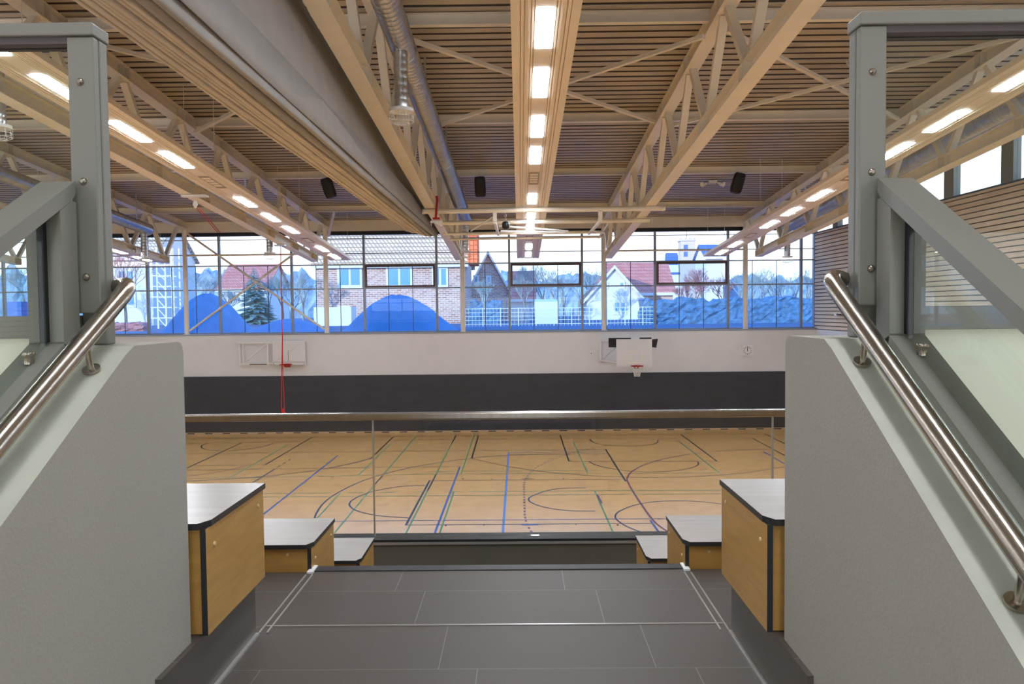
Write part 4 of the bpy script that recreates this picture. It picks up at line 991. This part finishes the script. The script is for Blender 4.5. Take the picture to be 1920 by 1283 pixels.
TR = [(530, 78, 486, 'bare', 'bare tree right of the bluish conifer'), (568, 67, 488, 'bare', 'bare tree just left of the second visible column'), (385, 70, 490, 'bare', 'bare tree right of the first visible column'),
      (236, 66, 440, 'rust', 'tall russet tree above the stainless rail end at the left'), (52, 66, 452, 'bare', 'bare birch seen through the left glass screen'),
      (985, 74, 492, 'bare', 'bare tree at the left of the central open sash'), (1018, 78, 462, 'bare', 'tallest bare tree, behind the central open sash'), (1058, 68, 488, 'bare', 'bare tree at the right of the central open sash'), (1108, 92, 496, 'bare', 'bare tree left of the fourth visible column'),
      (1282, 80, 515, 'rust', 'russet tree below the church tower'), (1322, 78, 486, 'rust', 'russet tree behind the right open sash'), (1352, 82, 505, 'rust', 'small russet tree at the right end of the right open sash'),
      (1385, 76, 478, 'bare', 'bare tree just left of the rightmost column'), (1430, 84, 492, 'bare', 'bare tree right of the rightmost column'), (1468, 88, 496, 'bare', 'slim bare tree between rightmost column and last mullion'), (1512, 82, 490, 'bare', 'bare tree in the last narrow window by the slatted wall'),
      (908, 62, 506, 'bare', 'bare tree in front of the smaller brick gable'),
      (505, 90, 496, 'bare', 'hazy bare tree behind the red roof, right of the conifer'), (548, 88, 500, 'bare', 'hazy bare tree behind the left cross brace, beside the third mullion'), (345, 90, 492, 'bare', 'bare tree directly behind the first visible column'), (428, 72, 520, 'bare', 'low bare tree in front of the red roof, left of the conifer'),
      (1000, 98, 478, 'bare', 'far bare tree behind the tallest bare tree'), (1040, 114, 484, 'bare', 'far bare tree between tallest tree and fourth mullion'), (1085, 77, 480, 'bare', 'bare tree left of the white gable, nearest to the mullion'),
      (1300, 90, 500, 'rust', 'far russet tree directly before the church tower'), (1408, 92, 486, 'bare', 'far bare tree directly behind the rightmost column'), (1450, 96, 488, 'bare', 'far bare tree in the middle of the last wide window'), (1490, 92, 490, 'bare', 'bare tree just left of the last mullion')]
for i, (x, Y, yt, kd, lb) in enumerate(TR): tree(px(x, Y), Y, pz(x, yt, Y), .95, lb, kd, 11+i)

# ================================================================= LIGHT
w = bpy.data.worlds.new('sky'); scene.world = w; w.use_nodes = True; nt = w.node_tree; nt.nodes.clear()
tc = nt.nodes.new('ShaderNodeTexCoord'); sx = nt.nodes.new('ShaderNodeSeparateXYZ'); rp = nt.nodes.new('ShaderNodeValToRGB'); bg = nt.nodes.new('ShaderNodeBackground'); o = nt.nodes.new('ShaderNodeOutputWorld')
nt.links.new(tc.outputs['Generated'], sx.inputs[0]); nt.links.new(sx.outputs[2], rp.inputs[0]); nt.links.new(rp.outputs[0], bg.inputs[0]); nt.links.new(bg.outputs[0], o.inputs[0])
e = rp.color_ramp.elements; e[0].position = 0; e[0].color = (1, 1, 1, 1); e[1].position = .75; e[1].color = (.10, .30, .80, 1)
k = e.new(.10); k.color = (.92, .97, 1, 1); k = e.new(.30); k.color = (.30, .58, 1, 1)
bg.inputs[1].default_value = SKY
sd = bpy.data.lights.new('sun', 'SUN'); sd.energy = SUN; sd.angle = R(.6); sd.color = (1, .93, .82)
so = bpy.data.objects.new('sun', sd); col.objects.link(so)
so.rotation_euler = Vector((-.55, -.80, .20)).to_track_quat('Z', 'Y').to_euler()
so.location = (0, 0, 40)
vs = scene.view_settings; vs.view_transform = 'Standard'; vs.look = 'None'; vs.gamma = 1; vs.exposure = EXPO; vs.use_curve_mapping = False
scene.cycles.use_denoising = True
scene.cycles.max_bounces = 8; scene.cycles.diffuse_bounces = 5; scene.cycles.glossy_bounces = 4; scene.cycles.transparent_max_bounces = 24; scene.cycles.sample_clamp_indirect = 6
scene.cycles.caustics_reflective = False; scene.cycles.caustics_refractive = False
